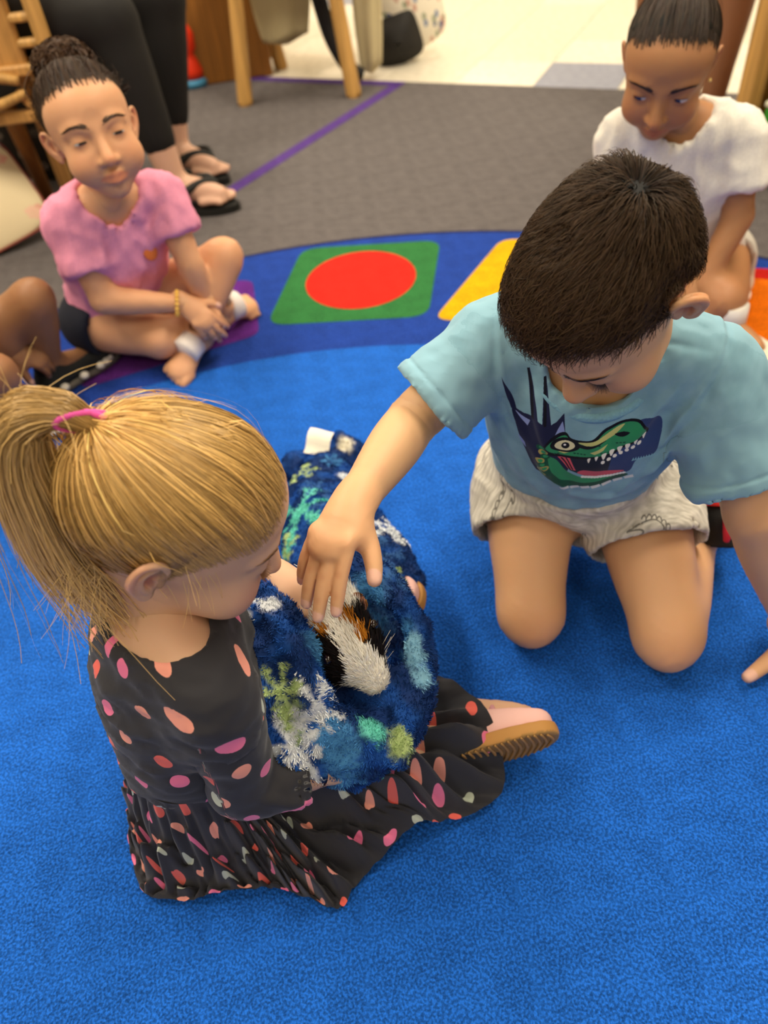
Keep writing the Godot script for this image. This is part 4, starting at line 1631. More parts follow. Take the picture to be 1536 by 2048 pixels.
func dino_print() -> ImageTexture:
	var W := 1024
	var im := canvas(W, W, Color("86bccb"))
	var nz := FastNoiseLite.new()
	nz.frequency = 0.012
	nz.fractal_octaves = 4
	for y in range(0, W, 2):
		for x in range(0, W, 2):
			var g := nz.get_noise_2d(x, y) * 0.05
			im.fill_rect(Rect2i(x, y, 2, 2), Color(0.51 + g, 0.68 + g, 0.755 + g))
	# the picture's own coordinates: 1000 wide, 620 high, laid below the collar
	var q := func(x: float, y: float) -> Vector2: return Vector2(276 + x * 0.47, 222 + y * 0.62)
	var sh := func(pts: Array, c: Color, smooth := 0) -> void:
		var o := []
		for p in pts: o.append(q.call(p.x, p.y))
		poly(im, smooth_pts(o, 6) if smooth else o, c)
	var ln := func(pts: Array, w0: float, w1: float, c: Color) -> void:
		var o := []
		for p in pts: o.append(q.call(p.x, p.y))
		line(im, smooth_pts(o, 5, false), w0, w1, c)
	var navy := Color("1c2145")
	var ink := Color("0d0f1e")
	var deep := Color("2e4274")
	var lilac := Color("8ea0d8")
	var green := Color("2f8f62")
	var dark := Color("14503e")
	var lime := Color("c6c982")
	# torn cloth and the dark hole behind
	sh.call([Vector2(650, 330), Vector2(760, 230), Vector2(880, 190), Vector2(960, 240), Vector2(975, 360), Vector2(960, 450), Vector2(860, 470), Vector2(820, 560), Vector2(640, 560)], deep, 1)
	sh.call([Vector2(-30, 40), Vector2(70, 240), Vector2(170, 235), Vector2(120, 10), Vector2(135, 0), Vector2(215, 225), Vector2(245, 232), Vector2(225, 20), Vector2(240, 15), Vector2(300, 235), Vector2(330, 215), Vector2(372, 150), Vector2(395, 290), Vector2(460, 420), Vector2(420, 600), Vector2(230, 600), Vector2(120, 430), Vector2(60, 300), Vector2(10, 190)], navy)
	sh.call([Vector2(60, 250), Vector2(165, 262), Vector2(150, 300)], lilac)
	sh.call([Vector2(330, 290), Vector2(368, 200), Vector2(400, 300), Vector2(345, 320)], lilac)
	sh.call([Vector2(90, 380), Vector2(140, 410), Vector2(150, 450), Vector2(115, 430)], lilac)
	ln.call([Vector2(125, 5), Vector2(160, 120), Vector2(178, 235)], 6.0, 9.0, ink)
	ln.call([Vector2(232, 20), Vector2(248, 120), Vector2(262, 235)], 6.0, 9.0, ink)
	# the lower jaw and neck
	sh.call([Vector2(270, 420), Vector2(330, 440), Vector2(420, 530), Vector2(560, 590), Vector2(760, 570), Vector2(830, 600), Vector2(700, 660), Vector2(480, 680), Vector2(330, 650), Vector2(270, 560)], dark, 1)
	sh.call([Vector2(300, 440), Vector2(350, 450), Vector2(440, 540), Vector2(580, 590), Vector2(740, 585), Vector2(640, 625), Vector2(470, 630), Vector2(350, 580)], green, 1)
	sh.call([Vector2(400, 440), Vector2(700, 400), Vector2(690, 560), Vector2(560, 570), Vector2(450, 520)], Color("1a2236"))
	sh.call([Vector2(360, 430), Vector2(440, 430), Vector2(490, 520), Vector2(440, 510)], Color("d4586a"))
	ln.call([Vector2(385, 435), Vector2(420, 470), Vector2(450, 510)], 5.0, 5.0, ink)
	ln.call([Vector2(415, 432), Vector2(440, 465), Vector2(468, 510)], 4.0, 4.0, ink)
	sh.call([Vector2(500, 540), Vector2(560, 510), Vector2(700, 530), Vector2(800, 548), Vector2(700, 570), Vector2(580, 568)], Color("d4586a"), 1)
	# the upper head
	sh.call([Vector2(262, 370), Vector2(300, 310), Vector2(390, 265), Vector2(440, 300), Vector2(560, 290), Vector2(640, 225), Vector2(740, 180), Vector2(830, 200), Vector2(885, 260), Vector2(880, 300), Vector2(780, 340), Vector2(700, 395), Vector2(560, 425), Vector2(440, 432), Vector2(340, 425), Vector2(290, 410)], ink, 1)
	sh.call([Vector2(280, 370), Vector2(312, 325), Vector2(392, 285), Vector2(440, 315), Vector2(570, 305), Vector2(650, 240), Vector2(742, 195), Vector2(822, 212), Vector2(872, 264), Vector2(866, 290), Vector2(770, 328), Vector2(690, 380), Vector2(560, 408), Vector2(440, 415), Vector2(345, 408)], green, 1)
	sh.call([Vector2(480, 318), Vector2(600, 290), Vector2(690, 225), Vector2(740, 205), Vector2(690, 265), Vector2(620, 312), Vector2(540, 328)], lime, 1)
	sh.call([Vector2(420, 330), Vector2(560, 326), Vector2(650, 300), Vector2(560, 345), Vector2(470, 352)], ink, 1)
	sh.call([Vector2(360, 395), Vector2(450, 360), Vector2(470, 372), Vector2(400, 405)], lime)
	sh.call([Vector2(560, 375), Vector2(660, 325), Vector2(640, 360), Vector2(590, 388)], lime)
	sh.call([Vector2(690, 262), Vector2(740, 248), Vector2(780, 258), Vector2(740, 276)], ink, 1)
	for k in 26:
		var p: Vector2 = q.call(300 + (k * 83) % 560, 300 + (k * 47) % 110)
		if im.get_pixelv(Vector2i(p)).is_equal_approx(green): disc(im, p, Vector2(4, 3), dark)
	# frill, eye, teeth
	for k in 9:
		disc(im, q.call(250 + 16 * (k % 3), 380 + k * 26), Vector2(15, 11), Color("a79a5c") if k % 2 else dark)
		disc(im, q.call(253 + 16 * (k % 3), 378 + k * 26), Vector2(8, 6), green)
	disc(im, q.call(400, 345), Vector2(44, 30), ink)
	disc(im, q.call(398, 348), Vector2(30, 21), Color("e8e2b8"))
	disc(im, q.call(402, 348), Vector2(12, 13), ink)
	disc(im, q.call(398, 344), Vector2(4, 4), Color.WHITE)
	for k in 8:
		var a := lerpf(560, 870, k / 7.0)
		var b := lerpf(432, 300, k / 7.0)
		var s := 15.0 if k in [2, 3, 4, 5] else 10.0
		sh.call([Vector2(a - s, b - 6), Vector2(a + s, b - 14), Vector2(a + 2, b + s * 2.0)], Color("f2f0e6"), 1)
	for k in 7:
		disc(im, q.call(lerpf(650, 850, k / 6.0), lerpf(442, 335, k / 6.0)), Vector2(6, 8), Color("f2f0e6"))
	for k in 14:
		disc(im, q.call(lerpf(540, 800, k / 13.0), 575 + 8 * sin(k * 0.3)), Vector2(6, 7), Color("f2f0e6"))
	# the torn white edge below
	for k in 7:
		var a := lerpf(430, 840, k / 6.0)
		var b := 690 - 70 * pow(k / 6.0, 2.0)
		sh.call([Vector2(a - 34, b), Vector2(a + 24, b - 16), Vector2(a + 34, b + 8), Vector2(a - 20, b + 26)], Color("dfe3e2"))
	for k in 9:
		sh.call([Vector2(830 + k * 16, 470), Vector2(846 + k * 16, 468), Vector2(838 + k * 16, 444)], Color("82b8c8"))
	return tex(im)
# ---------- the girl in the dotted dress ----------
const GIRL_SKIN := Color(0.66, 0.40, 0.26)
var GIRL := {
	"neck": Vector3(-0.212, 0.352, -0.425), "chest": Vector3(-0.215, 0.268, -0.425), "waist": Vector3(-0.232, 0.165, -0.405), "pelvis": Vector3(-0.245, 0.085, -0.405),
	"fwd": Vector3(0.906, 0.05, -0.42), "w": 0.80,
	"sh": [Vector3(-0.236, 0.318, -0.515), Vector3(-0.165, 0.318, -0.352)],
	"el": [Vector3(-0.165, 0.245, -0.555), Vector3(-0.166, 0.180, -0.333)],
	"wr": [Vector3(-0.112, 0.282, -0.497), Vector3(-0.068, 0.160, -0.350)],
	"hip": [Vector3(-0.205, 0.06, -0.44), Vector3(-0.200, 0.058, -0.392)],
	"kn": [Vector3(-0.045, 0.10, -0.55), Vector3(-0.030, 0.075, -0.385)],
	"an": [Vector3(-0.010, 0.05, -0.63), Vector3(0.070, 0.055, -0.445)],
	"toe": [Vector3(0.02, 0.08, -0.60), Vector3(0.14, 0.05, -0.44)],
}
var GIRL_HEAD: Transform3D
var TIE := Vector3(0.0, 0.088, -0.082)   # in head axes

func girl_edge(d: Vector3) -> float:
	return hair_edge(d, 32.0, 2.0, -28.0, -58.0)

func girl_jobs() -> void:
	GIRL_HEAD = scaled_frame(head_frame(Vector3(-0.176, 0.436, -0.438), 93.0, 31.0, 0.0), 0.95)
	job(func() -> Dictionary:
		var g := body_grid(GIRL, 0.007)
		# bare shoulders in the wide neckline
		g.tube([GIRL.sh[0], GIRL.neck + Vector3(-0.012, -0.015, 0), GIRL.sh[1]], [0.030, 0.036, 0.030], 0.02)
		var m := g.mesh().relax(2)
		m.normals().paint(GIRL_SKIN)
		var h := hand_md([[30, 30, 20], [28, 30, 20], [28, 30, 20], [26, 30, 20]], [3, 0, -4, -9], [40, 20, 14], -1.0, 0.0024, 0.9)
		m.add(hand_on(h, Transform3D(along(Vector3(0.040, -0.008, 0.040), Vector3(-0.2, 1, -0.1)), GIRL.wr[0]), GIRL_SKIN))
		var h2 := hand_md([[30, 30, 20], [28, 30, 20], [28, 30, 20], [26, 30, 20]], [3, 0, -4, -9], [40, 20, 14], 1.0, 0.0026, 0.9)
		m.add(hand_on(h2, Transform3D(along(Vector3(1, -0.55, -0.45), Vector3(0, 0.3, 1)), GIRL.wr[1]), GIRL_SKIN))
		return {"body": m})
	job(func() -> Dictionary:
		var neck := GIRL_HEAD.affine_inverse() * (GIRL.neck as Vector3)
		var g := head_grid(0.0025, neck, {"cheek": 1.08, "nose": 0.88})
		var m := head_md(g, GIRL_SKIN, {"blush": 0.75, "ear_cell": 0.0015, "ear_out": 14.0, "ear_size": 0.92, "blush_tint": Color(1.0, 0.66, 0.62), "lip": Color(0.55, 0.22, 0.18)})
		var root := hexc("8a6a38")
		var tip := hexc("d6ad66")
		for k in m.v.size():
			var d := (m.v[k] - SKULL).normalized()
			if m.v[k].distance_to(SKULL) < 0.1 and absf(m.v[k].x) < 0.071:
				m.c[k] = m.c[k].lerp(root, 0.6 * smoothstep(-6.0, 9.0, girl_edge(d)))
		var b := []
		for s in [-1.0, 1.0]:
			b.append(turned(brow_md(s, g, hexc("8a6238"), 0.9, 0.0), GIRL_HEAD))
			b.append(turned(lash_md(s, hexc("6a4424"), 0.0105), GIRL_HEAD))
		var h := combed_hair(g, 15000, TIE, girl_edge, root, tip, 17, 0.006, 0.0008, 0.85)
		return {"head": rebase(m, GIRL_HEAD).normals(), "brows": b, "hair": turned(h, GIRL_HEAD)})
	job(func() -> Dictionary: return {"tail": pony_tail()})
	job(func() -> Dictionary:   # bodice and sleeves
		return girl_dress())
	job(func() -> Dictionary: return {"skirt": girl_skirt()})

func pony_tail() -> MD:
	var m := MD.new()
	var rng := RandomNumberGenerator.new()
	rng.seed = 23
	var tie := GIRL_HEAD * TIE
	var bk := -GIRL_HEAD.basis.z
	var up := GIRL_HEAD.basis.y
	var lat := GIRL_HEAD.basis.x
	bk = Vector3(bk.x, 0, bk.z).normalized()
	var out := (bk * 0.8 + Vector3.UP * 0.75).normalized()
	var c := [tie - out * 0.012, tie, tie + out * 0.026, tie + bk * 0.046 + Vector3.UP * 0.014, tie + bk * 0.060 - Vector3.UP * 0.016, tie + bk * 0.063 - Vector3.UP * 0.062, tie + bk * 0.060 - Vector3.UP * 0.105, tie + bk * 0.050 - Vector3.UP * 0.140, tie + bk * 0.042 - Vector3.UP * 0.170, tie + bk * 0.036 - Vector3.UP * 0.200]
	var rr := [0.010, 0.0075, 0.013, 0.018, 0.021, 0.024, 0.026, 0.027, 0.026, 0.020]
	var root := hexc("8a6a38")
	var tip := hexc("dcb878")
	for n in 4500:
		var a := rng.randf() * TAU
		var q := sqrt(rng.randf())
		var last := rng.randf_range(0.62, 1.0)
		var wild := 1.0 if rng.randf() < 0.9 else 2.2
		var pts := PackedVector3Array()
		var drift := Vector3(rng.randfn(), rng.randfn() * 0.5, rng.randfn()) * 0.010 * wild
		var steps := 18
		for j in steps:
			var u := j / float(steps - 1) * last * (c.size() - 1)
			var i := mini(int(u), c.size() - 2)
			var f := u - i
			var p: Vector3 = (c[i] as Vector3).cubic_interpolate(c[i + 1], c[maxi(i - 1, 0)], c[mini(i + 2, c.size() - 1)], f)
			var d: Vector3 = (c[i + 1] - c[i]).normalized()
			var x := d.cross(lat).normalized()
			var r: float = lerpf(rr[i], rr[i + 1], f)
			var t := u / (c.size() - 1)
			pts.append(p + (lat * cos(a + t * 0.8) * 1.25 + x * sin(a + t * 0.8)) * r * q + drift * pow(t, 2.2) * 1.6)
		var k := rng.randf_range(0.68, 1.28) * (0.75 + 0.35 * q)
		m.strand(pts, 0.0009, 0.0005, root * 1.15 * k, Vector3(0, 0.75, 0.65) + lat * 0.1 * rng.randfn(), tip * k, rng.randf_range(-0.9, 0.9))
	# loose hairs: round the tail, at the nape and along the temple
	for n in 260:
		var pts := PackedVector3Array()
		var kind := 2 if n < 12 else (0 if n % 5 == 0 else 1)
		var p: Vector3
		var v: Vector3
		if kind == 0:
			p = tie + bk * rng.randf_range(0.02, 0.055) + Vector3.UP * rng.randf_range(-0.01, 0.022)
			v = (Vector3(rng.randfn(), rng.randfn() + 0.6, rng.randfn()) + bk).normalized()
		elif kind == 1:
			p = GIRL_HEAD * Vector3(rng.randf_range(-0.05, 0.03), rng.randf_range(-0.05, -0.02), rng.randf_range(-0.075, -0.045))
			v = (Vector3(0, -1.3, 0.3) + bk * rng.randf_range(-0.3, 1.0) + Vector3(rng.randfn(), 0, rng.randfn()) * 0.4).normalized()
		else:
			p = GIRL_HEAD * Vector3(-0.064, rng.randf_range(-0.01, 0.04), rng.randf_range(0.0, 0.03))
			v = (GIRL_HEAD.basis.z * 0.3 + Vector3(0, -1, 0.25) + Vector3(rng.randfn(), rng.randfn(), rng.randfn()) * 0.25).normalized()
		var l := rng.randf_range(0.03, 0.075) * (0.7 if kind == 2 else 1.0)
		var bend := Vector3(rng.randfn(), -1.0, rng.randfn()) * 0.35
		for j in 7:
			pts.append(p)
			p += v * l / 6.0
			v = (v + bend * 0.25).normalized()
		m.strand(pts, 0.00045, 0.0002, tip * 0.9, Vector3(0, 0.7, 0.7), tip * 1.15)
	return m

func dress_color_uv(axis_a: Vector3, axis_b: Vector3, ref: Vector3, rad: float, shift := 0.0) -> Callable:
	var d := (axis_b - axis_a).normalized()
	var x := d.cross(ref).normalized()
	var y := x.cross(d)
	return func(p: Vector3, _n: Vector3) -> Vector2:
		var q := p - axis_a
		return Vector2(atan2(q.dot(x), q.dot(y)) * rad / 0.3 + shift, q.dot(d) / 0.3 + shift * 0.37)

func girl_dress() -> Dictionary:
	var J := GIRL
	var F: Vector3 = J.fwd
	var off := 0.007
	var lo := Vector3(-0.36, 0.13, -0.62)
	var hi := Vector3(-0.06, 0.39, -0.22)
	var wst: Vector3 = J.waist
	var g := Grid.new(lo, hi, 0.005)
	g.tube([J.pelvis, J.waist, J.chest, J.neck], [0.080 + off, 0.074 + off, 0.083 + off, 0.034 + off], 0.0, 0, 5, F, 0.86, [[wst + Vector3(0, -0.010, 0), Vector3.DOWN]])
	for s in 2:
		g.tube([J.neck.lerp(J.sh[s], 0.45), J.sh[s], J.sh[s].lerp(J.el[s], 0.35)], [0.026 + off, 0.030 + off, 0.027 + off], 0.035)
	var up := Vector3(-0.12, 1, 0.1).normalized()
	var nb := along(F, up)
	g.ell(J.neck + Vector3(0.01, 0.028, 0.0), nb, Vector3(0.074, 0.045, 0.062), 0.004, 1)
	var m := g.mesh().relax(2)
	var w := wrinkle(8, 14.0, 0.0045, Basis().scaled(Vector3(0.7, 1.7, 0.7)))
	m.push(w)
	m.place(dress_color_uv(J.pelvis, J.neck, -F, 0.085))
	# sleeves
	for s in 2:
		var sh: Vector3 = J.sh[s]
		var el: Vector3 = J.el[s]
		var wr: Vector3 = J.wr[s]
		var e := el.lerp(wr, 0.62)
		var g2 := Grid.new(sh.min(el).min(e) - Vector3.ONE * 0.06, sh.max(el).max(e) + Vector3.ONE * 0.06, 0.0045)
		g2.tube([sh.lerp(J.neck, 0.12), sh.lerp(el, 0.3), sh.lerp(el, 0.75), el, el.lerp(e, 0.5), e, e + (e - el) * 0.3], [0.036, 0.038, 0.035, 0.034, 0.032, 0.0275, 0.0275], 0.0, 0, 5, V, 1.0, [[e, (e - el).normalized()]])
		g2.tube([e - (e - el) * 0.25, e + (e - el) * 0.6], [0.0245, 0.0255], 0.002, 1)
		var q := g2.mesh().relax(2)
		var mid := el
		q.push(func(p: Vector3, n: Vector3) -> float:
			var d := 0.0
			for k in 5:   # creases at the inside of the elbow
				var c := mid + Vector3(-0.005 + 0.016 * k, 0.020 - 0.010 * k, -0.01)
				d += 0.0038 * ridge(p, c + Vector3(-0.012, 0.02, 0.03), c + Vector3(0.022, -0.015, 0.03), 0.006)
			return d + soft_noise.get_noise_3dv(p * 1.3) * 0.003 - 0.001)
		var fn := dress_color_uv(sh, el, Vector3(0.4, 0.2, -1), 0.034, 0.31 + s * 0.62)
		var ed := (e - el).normalized()
		q.place(func(p: Vector3, n: Vector3) -> Vector2: return fn.call(p - ed * maxf(0.0, (p - e).dot(ed) + 0.010), n))
		m.add(q)
	# the neckline band
	return {"bodice": m}

func girl_skirt() -> MD:
	var hem := [Vector3(-0.345, 0.002, -0.395), Vector3(-0.335, 0.002, -0.345), Vector3(-0.311, 0.002, -0.303), Vector3(-0.262, 0.003, -0.292), Vector3(-0.216, 0.003, -0.293), Vector3(-0.165, 0.006, -0.290), Vector3(-0.135, 0.003, -0.280), Vector3(-0.099, 0.002, -0.266), Vector3(-0.072, 0.003, -0.292), Vector3(-0.011, 0.004, -0.325), Vector3(0.030, 0.008, -0.337), Vector3(0.097, 0.016, -0.366), Vector3(0.090, 0.055, -0.425), Vector3(0.030, 0.085, -0.497), Vector3(-0.03, 0.08, -0.555), Vector3(-0.11, 0.05, -0.60), Vector3(-0.22, 0.012, -0.60), Vector3(-0.31, 0.004, -0.54), Vector3(-0.35, 0.002, -0.46)]
	var n := hem.size()
	var J := GIRL
	var W: Vector3 = J.waist + Vector3(0, 0.004, 0)
	var F := Vector3(0.906, 0, -0.42)
	var L := Vector3(-0.42, 0, -0.906)
	var nu := 301
	var nv := 46
	var pts := PackedVector3Array()
	var uv := PackedVector2Array()
	var nz := FastNoiseLite.new()
	nz.seed = 5
	nz.frequency = 1.0
	nz.fractal_octaves = 2
	for b in nv:
		var t := b / float(nv - 1)
		for a in nu:
			var s := a / float(nu - 1)
			var u := s * n
			var i := int(u) % n
			var f := u - int(u)
			var hp: Vector3 = (hem[i] as Vector3).cubic_interpolate(hem[(i + 1) % n], hem[(i + n - 1) % n], hem[(i + 2) % n], f)
			var dir := hp - W
			dir.y = 0
			var ang := atan2(dir.dot(L), dir.dot(F))
			var wp := W + F * cos(ang) * 0.070 + L * sin(ang) * 0.081
			var p := wp.lerp(hp, t)
			var drop := pow(t, 0.75)
			# the cloth springs out from the waist, then lies towards the hem
			p.y = lerpf(W.y, hp.y, clampf(drop * 1.12 - 0.12 * t * t, 0.0, 1.0))
			var lift := 0.0
			for k in 2:
				var chain := [J.hip[k], J.kn[k], J.an[k]]
				for q in 2:
					var A: Vector3 = chain[q]
					var B: Vector3 = chain[q + 1]
					var ab := Vector2(B.x - A.x, B.z - A.z)
					var w := clampf((Vector2(p.x - A.x, p.z - A.z)).dot(ab) / ab.length_squared(), 0.0, 1.0)
					var c := A.lerp(B, w)
					var dd := Vector2(p.x - c.x, p.z - c.z).length()
					var r := lerpf(0.058, 0.046, w) if q == 0 else 0.040
					lift = maxf(lift, (c.y + r + 0.006) * exp(-pow(dd / (r * 1.45), 4.0)) )
			var hl := lift * smoothstep(0.0, 0.12, t)
			p.y = maxf(p.y, hl) + 0.010 * exp(-pow((p.y - hl) / 0.02, 2.0)) * smoothstep(0.0, 0.2, t)
			# gathers below the waist, then long folds
			var gather := sin(s * TAU * 34.0 + 3.0 * nz.get_noise_2d(s * 30.0, 0.0)) * 0.0042 * smoothstep(0.0, 0.05, t) * (1.0 - smoothstep(0.12, 0.5, t))
			var fold := (absf(nz.get_noise_2d(s * 26.0 + 7.0, t * 1.1)) - 0.28) * 0.085 * smoothstep(0.04, 0.35, t) * (1.0 - 0.85 * smoothstep(0.8, 1.0, t))
			fold += nz.get_noise_2d(s * 60.0, 9.0 + t * 3.0) * 0.006 * smoothstep(0.1, 0.3, t)
			var outw := (dir.normalized() * 0.5 + Vector3.UP * 0.8)
			p += outw * gather + Vector3.UP * fold
			p.y = maxf(p.y, 0.0025)
			pts.append(p)
			uv.append(Vector2(s * 4.0, t * (wp.distance_to(hp) * 1.15 + 0.02) / 0.3 + 0.15))
	var m := MD.sheet(nu, nv, pts)
	m.uv = uv
	m.normals()
	# join the shading at the seam
	for b in nv:
		var q := (m.n[b * nu] + m.n[b * nu + nu - 1]).normalized()
		m.n[b * nu] = q
		m.n[b * nu + nu - 1] = q
	if m.n[nu * 20 + 40].y < 0.0:
		for k in m.n.size(): m.n[k] = -m.n[k]
		for k in range(0, m.i.size(), 3):
			var w := m.i[k]
			m.i[k] = m.i[k + 1]
			m.i[k + 1] = w
	return m

func dots_print() -> ImageTexture:
	var W := 1024
	var im := canvas(W, W, Color("2b2b31"))
	var rng := RandomNumberGenerator.new()
	rng.seed = 42
	var cols := [Color("ee7aa4"), Color("f0a08e"), Color("e8675c"), Color("b9c2b4"), Color("f0a08e"), Color("ee7aa4"), Color("e8675c")]
	var at := []
	var tries := 0
	while at.size() < 46 and tries < 4000:
		tries += 1
		var p := Vector2(rng.randf(), rng.randf()) * W
		var ok := true
		for q in at:
			var d: Vector2 = (p - q).abs()
			d = Vector2(minf(d.x, W - d.x), minf(d.y, W - d.y))
			if d.length() < 112.0 or minf(p.x, W - p.x) + minf(p.y, W - p.y) < 50.0:
				ok = false
				break
		if ok:
			at.append(p)
	for k in at.size():
		for ox in [-W, 0, W]:
			for oy in [-W, 0, W]:
				disc(im, at[k] + Vector2(ox, oy), Vector2(30, 31), cols[k % cols.size()])
	return tex(im)

func girl_finish(r: Array, k: int) -> void:
	var t := thing("person", "girl with blonde ponytail in a charcoal polka-dot dress, seated with the blanket on her lap", "person", Vector3(-0.24, 0, -0.39))
	var b: MD = r[k].body
	b.add(r[k + 1].head)
	part(t, "body", b, M.skin)
	var hm: StandardMaterial3D = M.hair
	var h := part(t, "hair", r[k + 1].hair, hm)
	h.set_meta("kind", "stuff")
	var pt := part(t, "ponytail", r[k + 2].tail, hm)
	pt.set_meta("kind", "stuff")
	for q in 4:
		part(t, ["eyebrow", "eyelashes"][q % 2], r[k + 1].brows[q], hm).set_meta("kind", "stuff")
	var tie := GIRL_HEAD * TIE
	var bk := -GIRL_HEAD.basis.z
	var out := (Vector3(bk.x, 0, bk.z).normalized() * 0.8 + Vector3.UP * 0.75).normalized()
	var ring := MD.new()
	for q in 2:
		ring.add(ring_md(tie + out * (0.0045 * q), (out + GIRL_HEAD.basis.x * (0.25 - 0.5 * q)).normalized(), GIRL_HEAD.basis.x, 0.0088, 0.0095, 0.0027))
	var hb := part(t, "hair_tie", ring, cloth(Color("ee62b4"), 200.0, 0.02))
	hb.set_meta("label", "pink hair tie")
	var dm := std(Color.WHITE, 0.72, 0.35)
	dm.albedo_texture = dots_print()
	dm.rim_enabled = true
	dm.rim = 0.3
	var d := part(t, "dress", r[k + 3].bodice, dm)
	var sk := obj("skirt", (r[k + 4].skirt as MD).mesh(), dm, d, Transform3D())
	girl_shoe(t, Transform3D(along(Vector3(1.0, 0.10, -0.10), Vector3(-0.10, 0.13, -0.98)), Vector3(0.026, 0.046, -0.388)), "pink lace-up shoe showing its ribbed brown sole")
	girl_shoe(t, Transform3D(along(Vector3(0.75, 0.35, 0.25), Vector3(-0.4, 0.9, 0.1)), Vector3(-0.085, 0.055, -0.62)), "")

func girl_shoe(t: Node3D, tr: Transform3D, label: String) -> void:
	var root := Node3D.new()
	root.name = "shoe"
	t.add_child(root, true)
	root.transform = Transform3D(tr.basis, tr.origin - t.position)
	if label: root.set_meta("label", label)
	var sp := shoe_parts(0.165, 0.003)
	var up: MD = sp[0]
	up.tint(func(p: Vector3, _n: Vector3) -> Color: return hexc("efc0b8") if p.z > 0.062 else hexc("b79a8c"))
	var um: StandardMaterial3D = std(Color.WHITE, 0.85, 0.25)
	um.vertex_color_use_as_albedo = true
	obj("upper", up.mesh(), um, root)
	var so: MD = sp[1]
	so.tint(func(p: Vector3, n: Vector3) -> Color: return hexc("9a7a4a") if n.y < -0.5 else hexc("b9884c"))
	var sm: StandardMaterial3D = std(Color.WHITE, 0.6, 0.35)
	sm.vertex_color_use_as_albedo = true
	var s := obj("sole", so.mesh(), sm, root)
	# ribs across the sole
	var rib := MD.new()
	for k in 24:
		var z := -0.042 + k * 0.0076
		var hw := lerpf(0.028, 0.032, clampf(z / 0.09, 0.0, 1.0))
		if z < -0.018: hw = sqrt(0.0285 * 0.0285 - pow(z + 0.018, 2.0))
		if z > 0.112: hw = sqrt(maxf(0.0001, 0.029 * 0.029 - pow(z - 0.112, 2.0)))
		rib.add(pipe([Vector3(-hw, -0.0006, z - 0.004), Vector3(0, -0.001, z + 0.003), Vector3(hw, -0.0006, z - 0.004)], [0.0016, 0.0021, 0.0016], 6, 3))
	obj("tread", rib.mesh(), std(Color("a8804a"), 0.6), root)
	var lace := MD.new()
	for k in 5:
		var z := 0.030 + k * 0.012
		var y := 0.066 - k * 0.0035
		lace.add(pipe([Vector3(-0.018, y - 0.010, z), Vector3(0, y + 0.003, z + 0.003), Vector3(0.018, y - 0.010, z + 0.006)], [0.0035, 0.0042, 0.0035], 8, 3))
	obj("lace", lace.mesh(), std(Color("d69aa0"), 0.8), root)
	var bead := MD.new()
	for k in 4:
		bead.add(moved(ball(Vector3(0.006, 0.0035, 0.006), 10, 6), Transform3D(Basis(), Vector3(-0.012 + 0.006 * (k % 2), 0.066 - k * 0.004, 0.036 + k * 0.012))))
	obj("lace_dot", bead.mesh(), std(Color("6fae9c"), 0.6), root)
	obj("bow", pipe([Vector3(0, 0.068, 0.026), Vector3(0.012, 0.084, 0.020), Vector3(0.022, 0.078, 0.012), Vector3(0.008, 0.069, 0.024), Vector3(-0.014, 0.086, 0.022), Vector3(-0.022, 0.074, 0.016), Vector3(0, 0.067, 0.026)], [0.0026, 0.0026, 0.0026, 0.0026, 0.0026, 0.0026, 0.0026], 6, 5).mesh(), std(Color("7fb5a6"), 0.7), root)
# ---------- the guinea pig and its blanket ----------
const PIG := [Vector3(-0.030, 0.224, -0.405), Vector3(-0.037, 0.232, -0.415), Vector3(-0.050, 0.243, -0.429), Vector3(-0.064, 0.250, -0.452), Vector3(-0.078, 0.243, -0.480), Vector3(-0.086, 0.228, -0.505)]

func pig_color(p: Vector3) -> Color:
	var ax := (PIG[3] - PIG[0]) as Vector3
	var l := ax.length()
	var d := ax / l
	var q: Vector3 = p - PIG[0]
	var u := q.dot(d) / l          # 0 at the nose, 1 at the crown
	var side := d.cross(Vector3.UP).normalized()   # towards its own left cheek when negative
	var w := q.dot(side) + soft_noise.get_noise_3dv(p * 4.0) * 0.006
	var white := hexc("fffaf0")
	var black := hexc("17130f")
	var rust := hexc("c07a24")
	var hw := lerpf(0.022, 0.0105, smoothstep(0.05, 0.42, u)) - 0.003 * smoothstep(0.6, 0.95, u)
	var mid := w + 0.007
	if u > 0.98 + 0.05 * soft_noise.get_noise_3dv(p * 3.0):
		return rust if mid < -0.012 and u < 1.10 else white
	if absf(mid) < hw or u < 0.10 and w < 0.014:
		return white
	if u > 0.42 and mid > 0.0 and mid < hw + 0.009 and w < 0.014:
		return rust
	if u > 0.82 and mid < 0.0 and mid > -hw - 0.007:
		return rust
	return black

func pig_eye(s: float) -> Vector3:
	var sd: Vector3 = (PIG[0] - PIG[3] as Vector3).normalized().cross(Vector3.UP).normalized()
	return PIG[2].lerp(PIG[1], 0.15) + sd * 0.0288 * s + Vector3(0, 0.0185, 0)

